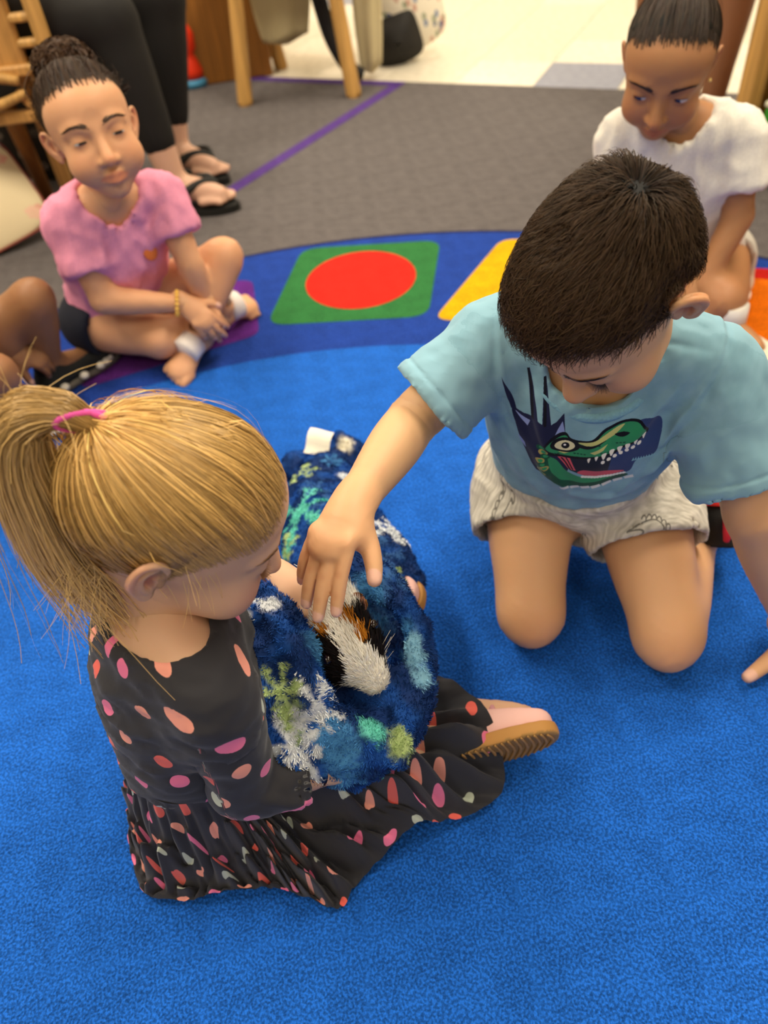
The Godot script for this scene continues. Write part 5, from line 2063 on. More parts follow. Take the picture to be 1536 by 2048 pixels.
func pig_jobs() -> void:
	job(func() -> Dictionary:
		var g := Grid.new(Vector3(-0.165, 0.155, -0.635), Vector3(0.025, 0.315, -0.375), 0.0028)
		g.tube(PIG, [0.0140, 0.0205, 0.0285, 0.0345, 0.038, 0.036], 0.0, 0, 5)
		var d: Vector3 = (PIG[0] - PIG[3]).normalized()
		var sd := d.cross(Vector3.UP).normalized()
		for s in [-1.0, 1.0]:
			g.ell(PIG[2] + sd * 0.017 * s + Vector3(0, -0.008, 0), Basis(), Vector3.ONE * 0.017, 0.012)
		g.ell(PIG[0] + Vector3(-0.002, -0.009, -0.004), Basis(), Vector3(0.011, 0.009, 0.011), 0.006)
		var m := g.mesh().relax(2).normals()
		m.tint(func(p: Vector3, _n: Vector3) -> Color: return pig_color(p))
		m.spot(PIG[0] + d * 0.010, 0.008, hexc("e8b9a6"), 0.9)
		var fur := MD.new()
		var rng := RandomNumberGenerator.new()
		rng.seed = 3
		for k in 26000:
			var j := rng.randi() % (m.i.size() / 3) * 3
			var a := rng.randf()
			var b := rng.randf() * (1.0 - a)
			var p := m.v[m.i[j]] * (1.0 - a - b) + m.v[m.i[j + 1]] * a + m.v[m.i[j + 2]] * b
			var n := m.n[m.i[j]]
			if n.y < -0.5 or p.distance_to(pig_eye(1.0)) < 0.0075 or p.distance_to(pig_eye(-1.0)) < 0.0075:
				continue
			var near := smoothstep(0.0, 0.05, p.distance_to(PIG[0]))
			var t := (-d - n * (-d).dot(n)).normalized() + Vector3(rng.randfn(), rng.randfn(), rng.randfn()) * 0.22
			var l := lerpf(0.0035, 0.011, near) * rng.randf_range(0.7, 1.2)
			var c := pig_color(p) * rng.randf_range(0.85, 1.12)
			fur.strand(PackedVector3Array([p, p + t * l * 0.5 + n * l * 0.22, p + t * l + n * l * 0.28]), 0.0011, 0.0003, c, n, c, rng.randf_range(-0.4, 0.4))
		# whiskers
		var wk := MD.new()
		for s in [-1.0, 1.0]:
			for k in 8:
				var p: Vector3 = PIG[0] + sd * 0.011 * s + Vector3(0, -0.004 + 0.0012 * k, 0) - d * (0.004 + 0.001 * k)
				var v: Vector3 = (sd * s * 1.2 - d * rng.randf_range(0.2, 0.9) + Vector3(0, rng.randf_range(-0.1, 0.35), 0)).normalized()
				var l := rng.randf_range(0.022, 0.038)
				wk.strand(PackedVector3Array([p, p + v * l * 0.5 + Vector3(0, 0.001, 0), p + v * l - Vector3(0, 0.003, 0)]), 0.0004, 0.00015, hexc("d8d2c6"), Vector3(0, 1, 0), hexc("e8e4da"))
		return {"pig": m, "fur": fur, "whiskers": wk})
	job(func() -> Dictionary:
		return blanket())

# fleece print: frost flowers in white, teal, lime and sky on navy
var MOTIFS := [
	[Vector3(-0.123, 0.1, -0.775), 0.070, "teal", 0.0], [Vector3(-0.052, 0.05, -0.983), 0.020, "cream", 1.0], [Vector3(-0.075, 0.06, -0.935), 0.02, "sky", 0.0], [Vector3(-0.003, 0.11, -0.695), 0.040, "white", 0.0], [Vector3(0.020, 0.1, -0.730), 0.036, "white", 0.0], [Vector3(0.003, 0.14, -0.589), 0.024, "lime", 0.0],
	[Vector3(-0.084, 0.29, -0.365), 0.030, "white", 0.0], [Vector3(-0.117, 0.29, -0.380), 0.022, "lime", 0.0], [Vector3(-0.111, 0.275, -0.362), 0.018, "lime", 1.0], [Vector3(-0.113, 0.25, -0.348), 0.024, "white", 0.0], [Vector3(-0.105, 0.23, -0.342), 0.020, "white", 0.0],
	[Vector3(-0.075, 0.245, -0.350), 0.024, "sky", 1.0], [Vector3(-0.068, 0.21, -0.345), 0.026, "sky", 1.0], [Vector3(-0.037, 0.2, -0.360), 0.017, "teal", 1.0], [Vector3(-0.012, 0.21, -0.350), 0.017, "lime", 1.0], [Vector3(0.010, 0.225, -0.445), 0.017, "pale", 1.0], [Vector3(0.014, 0.215, -0.428), 0.015, "pale", 1.0], [Vector3(0.017, 0.20, -0.410), 0.014, "pale", 1.0], [Vector3(0.006, 0.225, -0.462), 0.012, "sky", 1.0],
	[Vector3(-0.075, 0.29, -0.417), 0.020, "sky", 1.0], [Vector3(-0.150, 0.3, -0.457), 0.022, "white", 0.0], [Vector3(-0.121, 0.31, -0.452), 0.014, "white", 1.0], [Vector3(-0.031, 0.24, -0.505), 0.030, "sky", 1.0], [Vector3(-0.129, 0.06, -0.908), 0.034, "lime", 0.0], [Vector3(-0.055, 0.06, -0.882), 0.016, "white", 1.0], [Vector3(-0.152, 0.1, -0.725), 0.030, "lime", 0.0], [Vector3(-0.06, 0.09, -0.77), 0.045, "steel", 0.0], [Vector3(-0.10, 0.07, -0.84), 0.03, "steel", 0.0], [Vector3(-0.02, 0.12, -0.63), 0.04, "steel", 0.0], [Vector3(0.0, 0.19, -0.52), 0.03, "steel", 0.0]]

func fleece(p: Vector3, j := Vector3.ZERO) -> Color:
	p += j
	var navy := hexc("1a3a76").lerp(hexc("2458ac"), smoothstep(-0.2, 0.35, soft_noise.get_noise_3dv(p * 0.9)))
	var pal := {"teal": hexc("6fd6c6"), "white": hexc("e6ecf2"), "lime": hexc("bfd693"), "sky": hexc("4f92cc"), "pale": hexc("8cc4e2"), "cream": hexc("f2ebd6"), "steel": hexc("3d6aa8")}
	var best := 1.0
	var col := navy
	for q in MOTIFS:
		var d: Vector3 = p - q[0]
		var r: float = q[1]
		if absf(d.x) > r or absf(d.z) > r:
			continue
		var rr := Vector2(d.x, d.z).length() / r
		if rr > 1.0 or absf(d.y) > 0.07:
			continue
		var a := atan2(d.z, d.x)
		var arm: float
		if q[3] > 0.5:
			arm = rr + 0.25 * soft_noise.get_noise_3dv(p * 5.0)
			if arm < 0.85 and arm < best:
				best = arm
				col = navy.lerp(pal[q[2]], smoothstep(0.9, 0.5, arm))
		else:
			var k := absf(cos(a * 3.0 + 0.4))
			var twig := absf(sin(rr * 16.0 + k * 2.0))
			var on := smoothstep(0.90, 0.985, k) + smoothstep(0.55, 0.9, k) * smoothstep(0.45, 0.75, twig) + smoothstep(0.26, 0.14, rr)
			on *= smoothstep(1.0, 0.85, rr)
			on += 0.35 * soft_noise.get_noise_3dv(p * 9.0)
			if on > 0.42:
				col = pal[q[2]]
				best = 0.0
	return col

const NEST := Vector3(-0.026, 0.262, -0.432)
var LIPS := [[Vector3(-0.124, 0.296, -0.442), Vector3(-0.106, 0.294, -0.426), Vector3(-0.092, 0.277, -0.402), Vector3(-0.080, 0.247, -0.380)]]

func blanket() -> Dictionary:
	var g := Grid.new(Vector3(-0.215, -0.006, -1.06), Vector3(0.085, 0.345, -0.30), 0.0055)
	var T1 := [Vector3(-0.132, 0.266, -0.417), Vector3(-0.134, 0.220, -0.386), Vector3(-0.112, 0.187, -0.364), Vector3(-0.068, 0.171, -0.360), Vector3(-0.022, 0.170, -0.372), Vector3(0.008, 0.186, -0.402), Vector3(0.020, 0.206, -0.442), Vector3(0.014, 0.222, -0.480), Vector3(-0.006, 0.228, -0.512), Vector3(-0.038, 0.226, -0.544)]
	g.tube(T1, [0.026, 0.032, 0.032, 0.031, 0.030, 0.023, 0.016, 0.015, 0.018, 0.026], 0.0)
	g.tube([Vector3(-0.102, 0.270, -0.428), Vector3(-0.100, 0.247, -0.398), Vector3(-0.088, 0.212, -0.375), Vector3(-0.050, 0.190, -0.360)], [0.018, 0.025, 0.026, 0.022], 0.012)
	g.tube([Vector3(-0.150, 0.272, -0.462), Vector3(-0.125, 0.282, -0.452), Vector3(-0.102, 0.274, -0.432), Vector3(-0.084, 0.262, -0.424)], [0.022, 0.022, 0.020, 0.014], 0.012)
	# inside of the nest and the lap under it
	g.ell(Vector3(-0.065, 0.135, -0.44), Basis(), Vector3(0.085, 0.065, 0.10), 0.02)
	g.ell(Vector3(-0.075, 0.12, -0.52), Basis(), Vector3(0.08, 0.085, 0.09), 0.03)
	g.tube([Vector3(-0.01, 0.205, -0.43), Vector3(-0.018, 0.194, -0.400), Vector3(-0.040, 0.186, -0.387), Vector3(-0.045, 0.182, -0.363)], [0.013, 0.015, 0.013, 0.011], 0.004)
	g.tube([Vector3(-0.011, 0.203, -0.377), Vector3(-0.011, 0.192, -0.360), Vector3(-0.014, 0.172, -0.338)], [0.010, 0.012, 0.010], 0.003)
	g.tube([Vector3(-0.142, 0.285, -0.512), Vector3(-0.121, 0.288, -0.474), Vector3(-0.100, 0.282, -0.450)], [0.010, 0.010, 0.008], 0.004)
	# the rest trails over her far leg to the rug
	g.tube([Vector3(-0.085, 0.012, -0.985), Vector3(-0.092, 0.03, -0.87), Vector3(-0.075, 0.055, -0.75), Vector3(-0.045, 0.09, -0.65), Vector3(-0.05, 0.13, -0.56)], [0.050, 0.066, 0.082, 0.080, 0.07], 0.03, 0, 5, Vector3.UP, 0.72)
	g.tube([Vector3(-0.135, 0.03, -0.955), Vector3(-0.105, 0.045, -0.925), Vector3(-0.07, 0.045, -0.90)], [0.013, 0.016, 0.012], 0.01)
	g.tube([Vector3(-0.06, 0.045, -1.005), Vector3(-0.035, 0.035, -0.985), Vector3(-0.005, 0.025, -0.95)], [0.016, 0.018, 0.014], 0.012)
	g.ell(Vector3(-0.145, 0.012, -0.985), Basis(), Vector3(0.026, 0.03, 0.03), 0.014)
	g.tube([Vector3(-0.13, 0.06, -0.86), Vector3(-0.09, 0.105, -0.76), Vector3(-0.03, 0.13, -0.68), Vector3(0.02, 0.11, -0.62)], [0.014, 0.018, 0.020, 0.016], 0.03)
	g.plane(Vector3(0, 0.001, 0), Vector3.DOWN, Vector3(-1, -1, -2), Vector3.ONE)
	# room for the animal
	g.tube(PIG, [0.014, 0.022, 0.031, 0.036, 0.039, 0.037], 0.006, 1, 5)
	g.ell(NEST, along(PIG[0] - PIG[3], Vector3.UP), Vector3(0.040, 0.074, 0.056), 0.008, 1)
	# the turned edge of the fleece round the nest
	for q in LIPS:
		g.tube(q, [0.009, 0.0115, 0.0115, 0.009], 0.004)
	var m := g.mesh().relax(1)
	var nz := FastNoiseLite.new()
	nz.seed = 6
	nz.frequency = 16.0
	m.push(func(p: Vector3, _n: Vector3) -> float: return (absf(nz.get_noise_3dv(p)) - 0.3) * 0.012 if p.y > 0.01 else 0.0)
	m.tint(func(p: Vector3, _n: Vector3) -> Color: return fleece(p) * 0.8)
	var fur := MD.new()
	var rng := RandomNumberGenerator.new()
	rng.seed = 8
	var tris := m.i.size() / 3
	var nest := along(PIG[0] - PIG[3], Vector3.UP).transposed()
	for k in 110000:
		var j := rng.randi() % tris * 3
		var n := m.n[m.i[j]]
		if n.y < -0.35:
			continue
		var cv := (nest * (m.v[m.i[j]] - NEST)) / Vector3(0.040, 0.074, 0.056)
		if cv.length() < 1.06 and n.dot(m.v[m.i[j]] - NEST) < 0.0 and rng.randf() < 0.85:
			continue
		var a := rng.randf()
		var b := rng.randf()
		if a + b > 1.0:
			a = 1.0 - a
			b = 1.0 - b
		var p := m.v[m.i[j]] * (1.0 - a - b) + m.v[m.i[j + 1]] * a + m.v[m.i[j + 2]] * b
		var lean := Vector3(nz.get_noise_3dv(p * 1.5), nz.get_noise_3dv(p * 1.5 + Vector3(3, 0, 0)), nz.get_noise_3dv(p * 1.5 + Vector3(0, 5, 0))) * 2.2 + Vector3(rng.randfn(), rng.randfn(), rng.randfn()) * 0.35
		var t := (lean - n * lean.dot(n)) * 0.8 + n * 0.75
		var l := rng.randf_range(0.0022, 0.0044)
		var c := fleece(p, Vector3(rng.randfn(), rng.randfn(), rng.randfn()) * 0.0012)
		c *= rng.randf_range(0.8, 1.2)
		fur.strand(PackedVector3Array([p - n * 0.0008, p + t * l * 0.55, p + t * l]), 0.0011, 0.0004, c * 0.85, n, c * 1.15, rng.randf_range(-0.6, 0.6))
	return {"fleece": m, "pile": fur}

func pig_finish(r: Array, k: int) -> void:
	var t := thing("guinea_pig", "white, black and rust guinea pig peeking out of the blue blanket on the girl's lap", "guinea pig", Vector3(-0.06, 0.17, -0.45))
	part(t, "body", r[k].pig, M.fur)
	var f := part(t, "fur", r[k].fur, M.fur)
	f.set_meta("kind", "stuff")
	part(t, "whisker", r[k].whiskers, M.hair).set_meta("kind", "stuff")
	var d: Vector3 = (PIG[0] - PIG[3]).normalized()
	var sd := d.cross(Vector3.UP).normalized()
	var eye := ball(Vector3.ONE * 0.0056, 16, 12)
	eye.paint(Color(0.004, 0.003, 0.003))
	for s in [-1.0, 1.0]:
		part(t, "eye", moved(MD.new().add(eye), Transform3D(Basis(), pig_eye(s))), M.glossy)
	# ears: thin curled petals
	for s in [-1.0, 1.0]:
		var pts := PackedVector3Array()
		for b in 9:
			for a in 11:
				var u := a / 10.0 * 2.0 - 1.0
				var w := b / 8.0
				var wd := 0.0105 * sqrt(maxf(0.02, 1.0 - pow(w * 1.15 - 0.42, 2.0) * 1.7))
				pts.append(Vector3(u * wd, w * 0.017 * (1.0 - 0.2 * u * u), 0.005 * u * u - 0.007 * w * w))
		var e := MD.sheet(11, 9, pts).normals()
		var back := MD.new().add(e)
		for q in back.v.size():
			back.v[q] -= back.n[q] * 0.0016
			back.n[q] = -back.n[q]
		for q in range(0, back.i.size(), 3):
			var w := back.i[q]
			back.i[q] = back.i[q + 1]
			back.i[q + 1] = w
		e.paint(hexc("9a6a54") if s < 0 else hexc("2a211c"))
		back.paint(hexc("a8743a") if s < 0 else hexc("1d1613"))
		e.add(back)
		var at: Vector3 = PIG[3] + sd * 0.026 * s + Vector3(0, 0.017, 0) + d * 0.002
		var ub: Vector3 = (sd * s * 0.9 + Vector3.UP * 0.35 + d * 0.25).normalized()
		var ea := part(t, "ear", moved(e, Transform3D(along((Vector3.UP + d * 0.7).normalized(), ub), at)), M.fur)
		ea.set_meta("label", "rust-brown ear" if s < 0 else "black ear")
	var bl := thing("blanket", "plush navy blanket with white and teal frost pattern, bundled around the guinea pig", "blanket", Vector3(-0.05, 0, -0.6))
	part(bl, "fleece", r[k + 1].fleece, M.fur)
	part(bl, "pile", r[k + 1].pile, M.fur).set_meta("kind", "stuff")
	# the sewn-in tag at the far end
	var tg := PackedVector3Array()
	for b in 6:
		for a in 5:
			tg.append(Vector3(-0.022 + a * 0.011, 0.004 * sin(b * 1.1) + 0.003 * sin(a * 1.3), b * 0.009))
	var lab := MD.sheet(5, 6, tg).normals()
	var lb := part(bl, "care_label", moved(lab, Transform3D(Basis(Vector3.UP, -0.5) * Basis(Vector3.RIGHT, 0.6), Vector3(-0.088, 0.075, -1.0))), std(Color("f4efdc"), 0.9))
	lb.set_meta("label", "cream label")
# ---------- furniture ----------
func board(t: Node3D, called: String, s: Vector3, at: Vector3, mat: Material, b := Basis(), c := 0.005) -> MeshInstance3D:
	return obj(called, box(s, c), mat, t, Transform3D(b, at))

func furniture() -> void:
	# wooden chair at the left, its notched back panel towards us
	var t := thing("chair", "honey-coloured wooden children's chair with square notches along its back, at the left edge", "chair", Vector3(-0.68, 0, -2.15))
	board(t, "back_panel", Vector3(0.40, 0.40, 0.022), Vector3(-0.262, 0.615, -0.012), M.honey)
	board(t, "rail", Vector3(0.032, 0.42, 0.036), Vector3(0.0, 0.61, 0.004), M.maple)
	for k in 8:
		board(t, "rung", Vector3(0.052, 0.018, 0.032), Vector3(-0.036, 0.412 + k * 0.052, 0.004), M.maple)
	board(t, "seat", Vector3(0.44, 0.026, 0.12), Vector3(-0.22, 0.408, -0.045), M.honey)
	board(t, "apron", Vector3(0.36, 0.028, 0.03), Vector3(-0.235, 0.306, 0.0), M.honey)
	board(t, "side_apron", Vector3(0.03, 0.11, 0.10), Vector3(-0.03, 0.345, -0.05), M.honey)
	board(t, "stay", Vector3(0.024, 0.115, 0.03), Vector3(-0.052, 0.35, 0.0), M.honey, Basis(Vector3.BACK, -0.35))
	board(t, "stay", Vector3(0.016, 0.07, 0.024), Vector3(-0.095, 0.335, 0.0), M.honey, Basis(Vector3.BACK, 0.45))
	obj("handle_lip", pipe([Vector3(-0.30, 0.392, 0.02), Vector3(-0.18, 0.408, 0.024), Vector3(-0.09, 0.390, 0.02)], [0.013, 0.014, 0.011], 10, 5).mesh(), M.maple, t)
	obj("handle_lip", pipe([Vector3(-0.30, 0.346, 0.02), Vector3(-0.18, 0.340, 0.024), Vector3(-0.085, 0.362, 0.02)], [0.012, 0.013, 0.010], 10, 5).mesh(), M.maple, t)
	for p in [[Vector3(-0.17, 0.31, -0.05), Vector3(-0.255, -0.008, -0.30)], [Vector3(-0.42, 0.31, -0.04), Vector3(-0.46, -0.008, 0.10)], [Vector3(-0.05, 0.31, -0.06), Vector3(-0.06, -0.008, -0.12)]]:
		obj("leg", pipe([p[0], p[1]], [0.024, 0.020], 12, 1).mesh(), M.oak_brown, t)
	# brown cabinet and the round-legged chair with coats
	var c := thing("cabinet", "brown wooden cabinet end standing at the carpet edge", "cabinet", Vector3(-0.43, -0.008, -3.76), 0.12)
	board(c, "side_panel", Vector3(0.325, 0.80, 0.022), Vector3(0, 0.40, 0.25), M.oak_brown)
	board(c, "body", Vector3(0.31, 0.79, 0.48), Vector3(0, 0.395, 0), M.oak_brown)
	board(c, "top", Vector3(0.36, 0.03, 0.55), Vector3(0, 0.815, 0), M.oak_brown)
	board(c, "door", Vector3(0.018, 0.70, 0.44), Vector3(0.163, 0.40, 0), M.honey)
	var s := thing("stool", "light wooden seat on round tapered legs, coats hanging from it", "stool", Vector3(-0.12, -0.008, -3.34))
	for p in [[Vector3(-0.17, 0.44, 0.14), Vector3(-0.218, 0, 0.18)], [Vector3(0.16, 0.44, 0.18), Vector3(0.20, 0, 0.24)], [Vector3(-0.13, 0.44, -0.16), Vector3(-0.085, 0, -0.28)], [Vector3(0.25, 0.44, -0.16), Vector3(0.30, 0, -0.24)]]:
		obj("leg", lathe_between(p[0], p[1], 0.024, 0.029), M.maple, s)
	obj("seat", slab(round_poly([Vector2(-0.24, 0.24), Vector2(0.26, 0.26), Vector2(0.32, -0.26), Vector2(-0.22, -0.24)], 0.09), 0.475, 0.03), M.maple, s)
	coat("coat", "cream coat hanging in folds left of the stool's front leg", Vector3(-0.155, 0.14, -3.36), 0.105, 0.42)
	coat("coat", "beige coat hanging low to the right of the stool's front leg", Vector3(0.165, 0.02, -3.30), 0.05, 0.46)
	var strap := obj("bag_strap", pipe([Vector3(-0.03, 0.40, -3.30), Vector3(-0.005, 0.26, -3.30), Vector3(0.025, 0.14, -3.29), Vector3(0.08, 0.045, -3.27), Vector3(0.13, 0.02, -3.26)], [0.026, 0.03, 0.03, 0.03, 0.02], 10, 6).mesh(), std(Color("1b1a1c"), 0.7))
	tag(strap, "black padded bag strap looping down behind the stool leg", "strap")
	var fb := thing("tote_bag", "white floral tote bag hanging beside the beige coat", "bag", Vector3(0.36, 0.02, -3.52), 0.35)
	var fm := std(Color.WHITE, 0.8)
	fm.albedo_texture = floral(Color("e9e2d2"), [Color("5f78a8"), Color("c79a8c"), Color("8f9a80"), Color("3f5488")], 60, 9.0)
	obj("body", pillow_mesh(Vector3(0.13, 0.22, 0.05)).mesh(), fm, fb, Transform3D(Basis(Vector3.BACK, 0.35), Vector3(-0.02, 0.21, 0)))
	obj("handle", pipe([Vector3(-0.10, 0.40, 0), Vector3(-0.07, 0.52, 0), Vector3(0.0, 0.52, 0), Vector3(0.02, 0.40, 0)], [0.012, 0.012, 0.012, 0.012], 8, 5).mesh(), fm, fb)
	var bb := obj("backpack", moved(pillow_mesh(Vector3(0.10, 0.09, 0.07)), Transform3D(Basis(Vector3.BACK, 0.3), Vector3(0.285, 0.075, -3.47))).mesh(), std(Color("1d1b19"), 0.7))
	tag(bb, "black backpack on the tiles under the floral tote bag", "backpack")
	var toy := thing("toy", "red toy figure with a blue base beside the brown cabinet", "toy", Vector3(-0.565, -0.008, -3.50))
	obj("body", lathe([Vector2(0.001, 0.03), Vector2(0.045, 0.032), Vector2(0.05, 0.06), Vector2(0.036, 0.105), Vector2(0.03, 0.12), Vector2(0.042, 0.14), Vector2(0.045, 0.19), Vector2(0.03, 0.225), Vector2(0.001, 0.235)], 20).mesh(), std(Color("e0340f"), 0.5), toy)
	obj("base", lathe([Vector2(0.001, 0), Vector2(0.055, 0), Vector2(0.058, 0.02), Vector2(0.05, 0.03), Vector2(0.001, 0.03)], 20).mesh(), std(Color("4a8fb8"), 0.5), toy)
	# the shelf at the right, open towards the rug
	var sh := thing("shelf", "light wooden low shelf with an open front at the right edge", "shelf", Vector3(1.055, -0.008, -2.02), atan2(0.29, 0.96))
	board(sh, "post", Vector3(0.05, 0.62, 0.045), Vector3(0.015, 0.31, 0.0), M.maple)
	board(sh, "end_panel", Vector3(0.36, 0.60, 0.02), Vector3(0.20, 0.31, -0.008), M.shelf_in)
	board(sh, "bottom_board", Vector3(0.38, 0.055, 0.95), Vector3(0.20, 0.035, 0.46), M.maple)
	board(sh, "top_board", Vector3(0.40, 0.05, 1.0), Vector3(0.20, 0.605, 0.46), M.maple)
	board(sh, "back_panel", Vector3(0.02, 0.56, 0.95), Vector3(0.385, 0.31, 0.46), M.shelf_in)
	board(sh, "post", Vector3(0.05, 0.62, 0.045), Vector3(0.015, 0.31, 0.92), M.maple)
	var gb := thing("box", "green box with a pale rim on the bottom shelf", "box", Vector3(1.165, 0.055, -1.93), 0.3)
	board(gb, "body", Vector3(0.15, 0.115, 0.10), Vector3(0, 0.06, 0), std(Color("2f8a1c"), 0.6))
	board(gb, "lid", Vector3(0.156, 0.016, 0.106), Vector3(0, 0.126, 0), std(Color("c9c8b0"), 0.6))
	var g2 := obj("basket", box(Vector3(0.14, 0.05, 0.12), 0.01), std(Color("3f7f2a"), 0.7), null, Transform3D(Basis(Vector3.UP, 0.3), Vector3(1.175, 0.205, -1.945)))
	tag(g2, "dark green bundle lying on the green box's rim", "bundle")
	g2.set_meta("category", "bundle")
	# cushion and dark bag at the left
	var cu := thing("cushion", "cream cushion with faint red marks and red piping on the carpet at the left edge", "cushion", Vector3(-1.0, 0.0, -2.16))
	var cm := std(Color.WHITE, 0.9)
	cm.albedo_texture = floral(Color("d9c9a4"), [Color("d8a08c"), Color("e0b8a0")], 7, 16.0)
	var cb := Basis(Vector3.UP, 0.35) * Basis(Vector3.RIGHT, -0.85) * Basis(Vector3.BACK, 0.25)
	obj("body", pillow_mesh(Vector3(0.17, 0.15, 0.055)).mesh(), cm, cu, Transform3D(cb, Vector3(-0.035, 0.105, 0.01)))
	var rim := []
	var rr := []
	for k in 41:
		var a := TAU * k / 40
		rim.append(cb * Vector3(sgnpow(cos(a), 0.35) * 0.171, sgnpow(sin(a), 0.35) * 0.151, 0) + Vector3(-0.035, 0.105, 0.01))
		rr.append(0.0032)
	obj("piping", pipe(rim, rr, 6, 2, false).mesh(), std(Color("8a4038"), 0.8), cu)
	var db := thing("tote_bag", "black bag with small grey flowers behind the wooden chair's leg", "bag", Vector3(-0.86, -0.008, -2.62))
	var dm := std(Color.WHITE, 0.9)
	dm.albedo_texture = floral(Color("1e1a17"), [Color("6f6660"), Color("8a8078"), Color("4c4640")], 46, 10.0)
	obj("body", pillow_mesh(Vector3(0.22, 0.17, 0.08)).mesh(), dm, db, Transform3D(Basis(Vector3.RIGHT, -0.15), Vector3(0, 0.17, 0)))
	obj("handle", pipe([Vector3(-0.12, 0.3, 0), Vector3(-0.06, 0.40, 0), Vector3(0.06, 0.40, 0), Vector3(0.12, 0.3, 0)], [0.012, 0.012, 0.012, 0.012], 8, 5).mesh(), dm, db)

func sgnpow(x: float, p: float) -> float:
	return signf(x) * pow(absf(x), p)

func lathe_between(a: Vector3, b: Vector3, r0: float, r1: float) -> ArrayMesh:
	return pipe([a, a.lerp(b, 0.5), a.lerp(b, 0.97), b], [r0, (r0 + r1) * 0.52, r1, r1 * 0.8], 16, 3).mesh()

func pillow_mesh(s: Vector3) -> MD:
	var nu := 40
	var nv := 20
	var pts := PackedVector3Array()
	var uv := PackedVector2Array()
	for b in nv:
		var t := PI * (b + 0.02) / (nv - 0.96) - PI / 2
		for a in nu:
			var ph := TAU * a / nu
			var r := sgnpow(cos(t), 0.5)
			var x := sgnpow(cos(ph), 0.45) * r
			var y := sgnpow(sin(ph), 0.45) * r
			pts.append(Vector3(x * s.x, y * s.y, sin(t) * s.z * (0.35 + 0.65 * (1.0 - x * x) * (1.0 - y * y))))
			uv.append(Vector2(x * 0.5 + 0.5, 0.5 - y * 0.5))
	var m := MD.sheet(nu, nv, pts, true)
	m.uv = uv
	return m.normals()

func floral(base: Color, cols: Array, n: int, r: float) -> ImageTexture:
	var im := canvas(256, 256, base)
	var rng := RandomNumberGenerator.new()
	rng.seed = 4
	for k in n:
		var p := Vector2(rng.randf(), rng.randf()) * 256.0
		for q in 5:
			disc(im, p + Vector2(r * 0.6, 0).rotated(TAU * q / 5.0), Vector2.ONE * r * rng.randf_range(0.3, 0.55), cols[k % cols.size()])
	return tex(im)

func coat(called: String, label: String, low: Vector3, w: float, h: float) -> void:
	var nu := 48
	var nv := 20
	var pts := PackedVector3Array()
	for b in nv:
		var t := b / float(nv - 1)
		for a in nu:
			var an := -TAU * a / nu
			var r := w * (0.55 + 0.45 * sin(PI * minf(0.97, 0.25 + (1.0 - t) * 0.62))) * (1.0 + 0.16 * sin(an * 5.0 + 2.0 * t))
			if b == 0 or b == nv - 1: r = 0.002
			pts.append(low + Vector3(cos(an) * r, (t * t * 0.2 + t * 0.8) * h + 0.012 * sin(an * 2.0), sin(an) * r * 0.55))
	var o := obj(called, MD.sheet(nu, nv, pts, true).normals().mesh(), cloth(Color("cdbf96"), 60.0, 0.05))
	tag(o, label, "coat", "")

# ---------- the people behind ----------
var K1 := {   # girl in pink
	"neck": Vector3(-0.430, 0.352, -1.400), "chest": Vector3(-0.462, 0.258, -1.440), "waist": Vector3(-0.492, 0.165, -1.472), "pelvis": Vector3(-0.510, 0.09, -1.490), "fwd": Vector3(0.45, 0.12, 0.88),
	"sh": [Vector3(-0.345, 0.325, -1.445), Vector3(-0.512, 0.325, -1.385)], "el": [Vector3(-0.318, 0.205, -1.40), Vector3(-0.490, 0.180, -1.350)],
	"wr": [Vector3(-0.312, 0.135, -1.400), Vector3(-0.345, 0.145, -1.365)], "hip": [Vector3(-0.45, 0.085, -1.50), Vector3(-0.565, 0.085, -1.455)],
	"kn": [Vector3(-0.268, 0.175, -1.475), Vector3(-0.415, 0.070, -1.375)], "an": [Vector3(-0.340, 0.055, -1.385), Vector3(-0.300, 0.045, -1.49)],
	"toe": [Vector3(-0.395, 0.035, -1.300), Vector3(-0.235, 0.040, -1.555)], "w": 0.95, "bare": true}
var K2 := {   # child in white
	"neck": Vector3(0.600, 0.385, -1.345), "chest": Vector3(0.630, 0.285, -1.375), "waist": Vector3(0.665, 0.18, -1.400), "pelvis": Vector3(0.695, 0.09, -1.42), "fwd": Vector3(-0.42, -0.10, 0.90),
	"sh": [Vector3(0.695, 0.352, -1.315), Vector3(0.515, 0.352, -1.395)], "el": [Vector3(0.712, 0.225, -1.285), Vector3(0.520, 0.21, -1.375)],
	"wr": [Vector3(0.650, 0.115, -1.245), Vector3(0.545, 0.12, -1.27)], "hip": [Vector3(0.755, 0.085, -1.40), Vector3(0.645, 0.085, -1.43)],
	"kn": [Vector3(0.690, 0.092, -1.225), Vector3(0.480, 0.092, -1.27)], "an": [Vector3(0.80, 0.045, -1.39), Vector3(0.700, 0.045, -1.20)],
	"toe": [Vector3(0.822, 0.035, -1.470), Vector3(0.728, 0.04, -1.125)], "w": 0.95}
